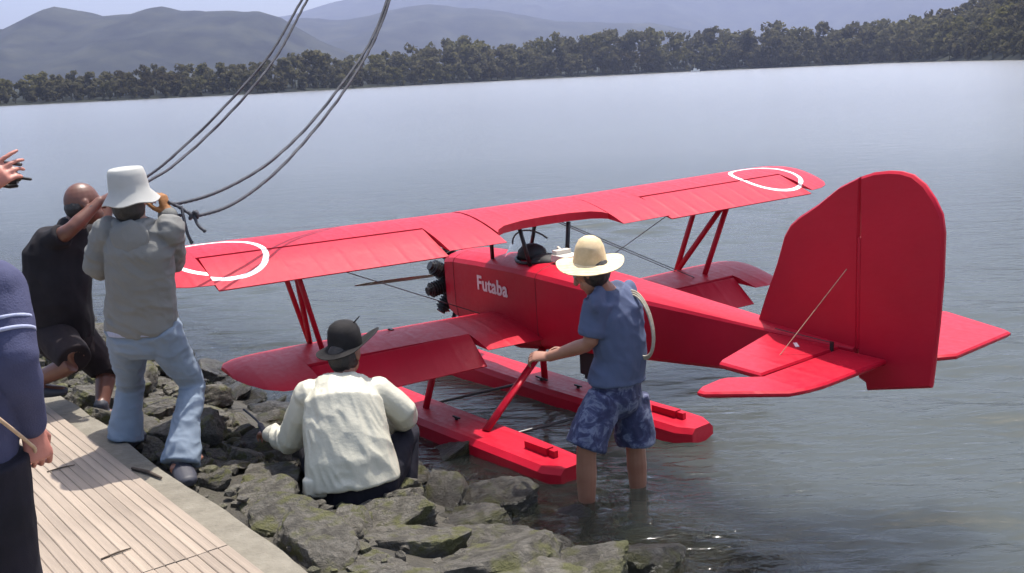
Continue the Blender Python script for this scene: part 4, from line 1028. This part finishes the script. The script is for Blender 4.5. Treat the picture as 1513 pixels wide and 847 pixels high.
# --- man in straw hat standing in the water
def person_straw():
    root = empty('person', Vector((.49, 5.37, -.24))); tag(root, 'man in wide straw hat, blue tee and printed shorts wading beside the tail', 'person')
    inv = root.location.copy()
    def L(p): return Vector(p) - inv
    pel, wai, che, nek = L(at(912, 566, 5.38)), L(at(917, 525, 5.38)), L(at(909, 462, 5.38)), L(at(893, 421, 5.36))
    hd_ = L(at(872, 400, 5.33)); sh = [L(at(884, 446, 5.27)), L(at(930, 436, 5.50))]
    el = [L(at(872, 508, 5.26)), L(at(888, 500, 5.62))]; wr = [L(at(812, 527, 5.42)), L(at(842, 520, 5.75))]
    hip = [L(at(894, 578, 5.31)), L(at(932, 576, 5.44))]
    kn = [L(at(866, 660, 5.24)), L(at(939, 655, 5.42))]
    an = [Vector((kn[0].x - .005, kn[0].y + .05, .075)), Vector((kn[1].x + .02, kn[1].y + .05, .075))]
    side = (sh[1] - sh[0]).normalized(); f = Vector((-.85, .45, 0))
    hs, eyes = head_shapes(hd_, (-.8, .35, -.45), (-.35, .1, 1), .98)
    body = hs + [tube([nek - UP * .05, nek + (hd_ - nek) * .6], [.058, .054], 12), torso([pel, wai, che, nek - UP * .04], [(.12, .09), (.12, .09), (.13, .09), (.07, .06)], side)]
    for i in (0, 1):
        body += [limb(sh[i], el[i], wr[i], .042, .042, .029), limb(hip[i] - UP * .05, kn[i], an[i], .07, .058, .042)] + foot_shapes(an[i], f, 1.0)
    body += hand_shapes(wr[0], Vector((-.9, .25, .0)), Vector((-.2, .4, -.6)), (0, .3, 1), .75, 1.0) + hand_shapes(wr[1], Vector((-.9, .1, .1)), Vector((-.2, -.6, -.6)), (0, -.3, 1), .8)
    skinned('body', body, .0052, MAT['skin'], root, 2)
    for e in eyes: build('eye', e, MAT['eye'], root, smooth=True)
    tee = [torso([pel + UP * .022, pel + UP * .06, wai, wai.lerp(che, .6), che + UP * .02, nek - UP * .055, nek - UP * .025], [(.182, .144), (.174, .136), (.165, .13), (.172, .134), (.185, .132), (.135, .105), (.082, .076)], side, True)]
    for i in (0, 1):
        m = sh[i].lerp(el[i], .80); tee += [tube([sh[i], sh[i].lerp(m, .6), m], [.08, .074, .07], 14, round_ends=False), ellipsoid(sh[i], side * .084, Vector((0, .084, 0)), UP * .084)]
    skinned('tee_shirt', tee, .0075, MAT['tee'], root, 5, folds(.011, 9, (1, 1, .7), 33, (.6, 0, 0)))
    sho = [tube([pel - UP * .07, pel + UP * .05], [(.162, .128), (.150, .118)], 20, side=side)]
    for i in (0, 1):
        e_ = kn[i] + UP * .0; sho += [tube([hip[i] - UP * .03, hip[i].lerp(e_, .5), e_], [.10, .106, .110], 16, round_ends=False)]
    skinned('printed_shorts', sho, .0075, MAT['camo'], root, 5, folds(.012, 9, seed=37))
    skinned('hair', [ellipsoid(hd_ + Vector((.028, -.02, .0)), Vector((.08, 0, 0)), Vector((0, .082, 0)), UP * .085)], .007, MAT['hair'], root, 1, folds(.003, 30, seed=2))
    hc = hd_ + Vector((.0, 0, .045))
    def wob(d, r): return (1.0, (-.022 * abs(d.y) + .02 * max(0, d.x) + .006 * math.sin(3 * math.atan2(d.y, d.x))) if r > .11 else 0)
    prof = [(.086, -.004), (.178, -.004), (.180, .001), (.090, .008), (.084, .045), (.075, .09), (.058, .122), (.034, .138), (.01, .142)]
    build('straw_hat', dome_hat(hc, (.0, -.12, 1), prof, wob), MAT['straw'], root, autosmooth=60)
    # rope coil slung over the shoulder
    for k in range(3):
        c0 = L(at(938, 474, 5.36)); P = []
        for j in range(41):
            a = 2 * math.pi * j / 40
            P.append(c0 + Vector((.062 + .006 * k, -.05, 0)) * math.cos(a) + UP * ((.165 + .01 * k) * math.sin(a) - .02) + Vector((-.025, .02, 0)) * math.sin(a) + Vector((.015, -.035 + .010 * k, 0)))
        build('shoulder_strap', tube(P, [.0055] * 41, 8), MAT['bag'], root, smooth=True)
    return root
person_straw()

# --- person at the left edge in indigo jumper, holding a camera up and a cord down
def person_blue():
    root = empty('person', Vector((-1.60, 2.92, DECK_Z))); tag(root, 'person cut off at left edge in indigo jumper with two pale sleeve stripes', 'person')
    inv = root.location.copy()
    def L(p): return Vector(p) - inv
    pel, wai, che, nek = L(at(-62, 672, 2.92)), L(at(-62, 590, 2.92)), L(at(-64, 480, 2.93)), L(at(-72, 385, 2.95))
    hd_ = L(at(-84, 305, 2.97)); sh = [L(at(-128, 425, 3.02)), L(at(-2, 424, 2.94))]
    el = [L(at(-92, 420, 3.14)), L(at(22, 530, 2.86))]; wr = [L(at(-30, 282, 3.06)), L(at(46, 632, 2.98))]
    hip = [L(at(-104, 690, 2.96)), L(at(-18, 690, 2.90))]
    def zz(p, z): return Vector((p.x, p.y, z))
    kn = [zz(hip[0] + Vector((.0, .05, 0)), .46), zz(hip[1] + Vector((.0, .03, 0)), .46)]; an = [zz(hip[0], .085), zz(hip[1], .085)]
    side = (sh[1] - sh[0]).normalized()
    hs, eyes = head_shapes(hd_, (.6, .8, 0), (0, 0, 1), 1.0)
    body = hs + [tube([nek - UP * .05, nek + (hd_ - nek) * .6], [.06, .056], 12), torso([pel, wai, che, nek - UP * .04], [(.15, .11), (.14, .11), (.155, .11), (.075, .065)], side)]
    for i in (0, 1):
        body += [limb(sh[i], el[i], wr[i], .05, .042, .030), limb(hip[i], kn[i], an[i], .085, .060, .042)] + foot_shapes(an[i], (.3, 1, 0), 1.0)
    body += hand_shapes(wr[0], at(4, 254, 3.08) - at(-30, 282, 3.06), Vector((.15, 1, -.1)), Vector((-.5, 0, .8)), .35, .95, curls=(.2, .45, .6, .7))
    body += hand_shapes(wr[1], Vector((.16, -.05, -1)), Vector((-.75, .65, -.1)), Vector((.3, 1, .1)), .95, 1.08, curls=(.85, .95, 1.0, 1.05))
    skinned('body', body, .0048, MAT['skin_pink'], root, 2)
    for e in eyes: build('eye', e, MAT['eye'], root, smooth=True)
    jp = [torso([pel + UP * .02, wai, wai.lerp(che, .6), che + UP * .02, nek - UP * .06, nek - UP * .02], [(.18, .14), (.175, .135), (.178, .135), (.18, .13), (.12, .095), (.08, .075)], side)]
    for i in (0, 1): jp += [limb(sh[i], el[i], wr[i] + (el[i] - wr[i]) * (.42 if i == 0 else .06), .072, .062, .045), ellipsoid(sh[i], side * .075, Vector((0, .075, 0)), UP * .075)]
    jm = skinned('jumper', jp, .0075, MAT['navy_wool'], root, 5, folds(.008, 9, seed=43))
    # two pale bands knitted round the upper sleeve
    ax = (el[1] - sh[1]).normalized()
    for q in (.50, .66):
        c0 = sh[1].lerp(el[1], q); r_ = .0735
        P = [(c0 + ax * o, rr) for o, rr in ((-.0055, r_ - .005), (-.0035, r_ - .001), (.0035, r_ - .001), (.0055, r_ - .005))]
        build('sleeve_stripe', tube([p for p, _ in P], [r for _, r in P], 28, round_ends=False), MAT['stripe'], jm, smooth=True)
    tr = [tube([pel - UP * .06, pel + UP * .05], [(.175, .14), (.175, .138)], 20, side=side)]
    for i in (0, 1): tr += [tube([hip[i] + UP * .02, hip[i].lerp(kn[i], .5), kn[i], kn[i].lerp(an[i], .5), an[i] - UP * .03], [.112, .104, .092, .088, .085], 16, round_ends=False)]
    skinned('trousers', tr, .008, MAT['trouser_navy'], root, 5, folds(.008, 8, seed=47))
    for i in (0, 1): skinned('shoe', foot_shapes(an[i] - UP * .0, (.3, 1, 0), 1.02, .006), .007, MAT['rubber'], root, 2)
    skinned('hair', [ellipsoid(hd_ + Vector((-.02, -.025, .03)), Vector((.085, 0, 0)), Vector((0, .095, 0)), UP * .095)], .007, MAT['hair'], root, 1, folds(.004, 30, seed=2))
    return root
person_blue()

# ------------------------------------------------------------------ things people hold, ropes, small things
# small camera with a rod, in the raised hand
cr = empty('handheld_camera', at(10, 264, 3.12)); tag(cr, 'small black camera with short rods held up in a hand at left edge', 'camera')
def CL(u, v, Y): return at(u, v, Y) - cr.location
bx = join(box(CL(17, 260, 3.16), (.03, .05, .05), Matrix.Rotation(.3, 3, 'Z')), tube([CL(20, 262, 3.15), CL(26, 262, 3.15)], [.014, .014], 14))
build('camera_body', bx, MAT['black_metal'], cr)
build('rod', tube([CL(20, 262, 3.12), CL(45, 265, 3.12)], [.005, .0045], 8), MAT['black_metal'], cr)
build('rod', tube([CL(4, 240, 3.12), CL(30, 243, 3.12)], [.006, .006], 8), MAT['wire'], cr)
build('hand_strap', tube([CL(2, 274, 3.12), CL(14, 276, 3.12), CL(25, 275, 3.12)], [.006, .006, .005], 8), MAT['black_metal'], cr)
cordp = spline([at(-60, 585, 2.62), at(-20, 606, 2.68), at(15, 632, 2.76), at(42, 654, 2.90), at(52, 664, 2.95), at(48, 676, 2.97)], 6)
tag(build('tan_cord', tube(cordp, [.0055] * len(cordp), 8), MAT['cord'], smooth=True), 'thin tan cord gripped in the lowered hand at left edge', 'cord')

def rope(name, pts, label, r=.0085, group=None):
    P = spline(pts, 12); n = 10; rings = []; L = 0; s = Vector((0, 1, 0))
    for i, p in enumerate(P):
        t = (P[min(i + 1, len(P) - 1)] - P[max(i - 1, 0)]).normalized(); s = (s - t * s.dot(t)).normalized(); w = t.cross(s)
        if i: L += (p - P[i - 1]).length
        rings.append([p + (s * math.cos(2 * math.pi * k / n) + w * math.sin(2 * math.pi * k / n)) * (r * (1 + .22 * math.cos(3 * (2 * math.pi * k / n - L * 70)))) for k in range(n)])
    o = build(name, loft(rings), MAT['rope'], smooth=True); tag(o, label, 'rope', group); return o
rope('rope', [at(510, -120, 8.2), at(480, -55, 8.0), at(446, 0, 7.8), at(402, 76, 7.5), at(352, 136, 7.25), at(300, 190, 7.0), at(250, 236, 6.75), at(222, 258, 6.65), at(190, 278, 6.56), at(160, 294, 6.50), at(140, 302, 6.45), at(125, 330, 6.4)], 'upper strand of the dark rope pair reaching the bald man', group='hauling ropes')
rope('rope', [at(516, -120, 8.2), at(488, -55, 8.0), at(454, 0, 7.8), at(412, 78, 7.45), at(366, 138, 7.15), at(310, 197, 6.9), at(256, 245, 6.6), at(226, 264, 6.45), at(190, 284, 6.30), at(150, 300, 6.16), at(134, 306, 6.1), at(122, 335, 6.05)], 'lower strand of the dark rope pair reaching the bald man', group='hauling ropes')
ka = at(286, 318, 5.36)
rope('rope', [at(592, -70, 7.4), at(572, 0, 7.2), at(545, 66, 6.95), at(498, 134, 6.6), at(450, 192, 6.3), at(398, 240, 5.95), at(350, 270, 5.7), at(305, 290, 5.5), at(262, 301, 5.38), at(247, 300, 5.36), at(246, 320, 5.36), at(268, 318, 5.36)], 'upper strand of the dark rope pair held at the brown glove', group='hauling ropes')
rope('rope', [at(597, -70, 7.4), at(576, 0, 7.2), at(549, 68, 6.95), at(506, 138, 6.6), at(458, 200, 6.3), at(412, 250, 5.95), at(370, 285, 5.7), at(335, 306, 5.52), at(305, 316, 5.42), ka, at(268, 308, 5.36), at(248, 298, 5.35)], 'lower strand of the dark rope pair ending in a knot', group='hauling ropes')
kn_ = empty('rope_knot', ka); tag(kn_, 'dark knot with two loose rope tails beside the grey hooded top', 'rope')
kp = [ka + Vector((.02 * math.cos(a) , .012 * math.sin(2 * a), .018 * math.sin(a * 1.5))) - ka for a in np.linspace(0, 9, 24)]
build('knot', tube(kp, [.009] * 24, 8), MAT['rope'], kn_, smooth=True)
for pts in ([at(286, 318, 5.36), at(293, 333, 5.34), at(302, 341, 5.33)], [at(268, 306, 5.36), at(272, 325, 5.34), at(277, 345, 5.33), at(283, 358, 5.33)]):
    P = [p - ka for p in spline(pts, 6)]; build('loose_tail', tube(P, [.0085] * (len(P) - 1) + [.011], 8), MAT['rope'], kn_, smooth=True)

# line lying over the rocks left of the squatting figure
P = spline([at(360, 605, 5.6), at(380, 622, 5.5), at(392, 640, 5.42), at(405, 652, 5.38), at(420, 668, 5.3)], 6)
tag(build('short_line', tube(P, [.006] * 8 + [.016] * 5 + [.006] * (len(P) - 13), 8), MAT['rope'], smooth=True), 'short dark line in the left hand of the squatting figure', 'rope')
# twigs on the deck
def twig(a, b_, label, r=.004, z=DECK_Z + .006):
    A_, B_ = on_level(*a, z), on_level(*b_, z); m = A_.lerp(B_, .5) + Vector((.004, .006, .002))
    tag(build('twig', tube([A_, m, B_], [r * .8, r, r * .6], 7), MAT['bag_dark'], smooth=True), label, 'twig')
MAT['bag_dark'] = plain('dark_bark', (.07, .05, .035), (.04, .03, .02), .9, 40)
twig((70, 697), (110, 687), 'thin dark twig on the slatted deck nearest the lowered hand')
twig((150, 826), (193, 810), 'thin dark twig on the slatted deck near the bottom edge', .0045)
twig((196, 692), (238, 706), 'flat dark stick lying on the kerb by the jeans', .011, KERB_Z + .01)

# little white boat far off
bt = empty('small_boat', Vector((.184 * 600, 600, 0))); tag(bt, 'tiny white boat near the far tree line', 'boat')
hr = []
for x, w_, z1 in ((-2.4, .55, .75), (-1.2, .8, .72), (.6, .85, .8), (1.8, .55, 1.0), (2.6, .05, 1.25)):
    hr.append([(x, -w_, z1), (x, -w_ * .8, .1), (x, 0, -.2), (x, w_ * .8, .1), (x, w_, z1)])
build('hull', loft(hr), MAT['white_boat'], bt); build('cabin', box((-.2, 0, 1.25), (1.6, 1.1, 1.1)), MAT['white_boat'], bt); build('mast', tube([(-.3, 0, 1.7), (-.3, 0, 4.2)], [.06, .04], 8), MAT['white_boat'], bt)

# ------------------------------------------------------------------ air
hm = bpy.data.materials.new('summer_haze'); hm.use_nodes = True; hnt = hm.node_tree; hnt.nodes.remove(hnt.nodes['Principled BSDF'])
pv = hnt.nodes.new('ShaderNodeVolumePrincipled'); pv.inputs['Color'].default_value = (.50, .57, .84, 1); pv.inputs['Density'].default_value = .00021; pv.inputs['Anisotropy'].default_value = .35
hnt.links.new(pv.outputs[0], hnt.nodes['Material Output'].inputs['Volume'])
hz_ = build('haze', box((0, 3200, 347), (9000, 7200, 706)), hm); tag(hz_, kind='stuff')
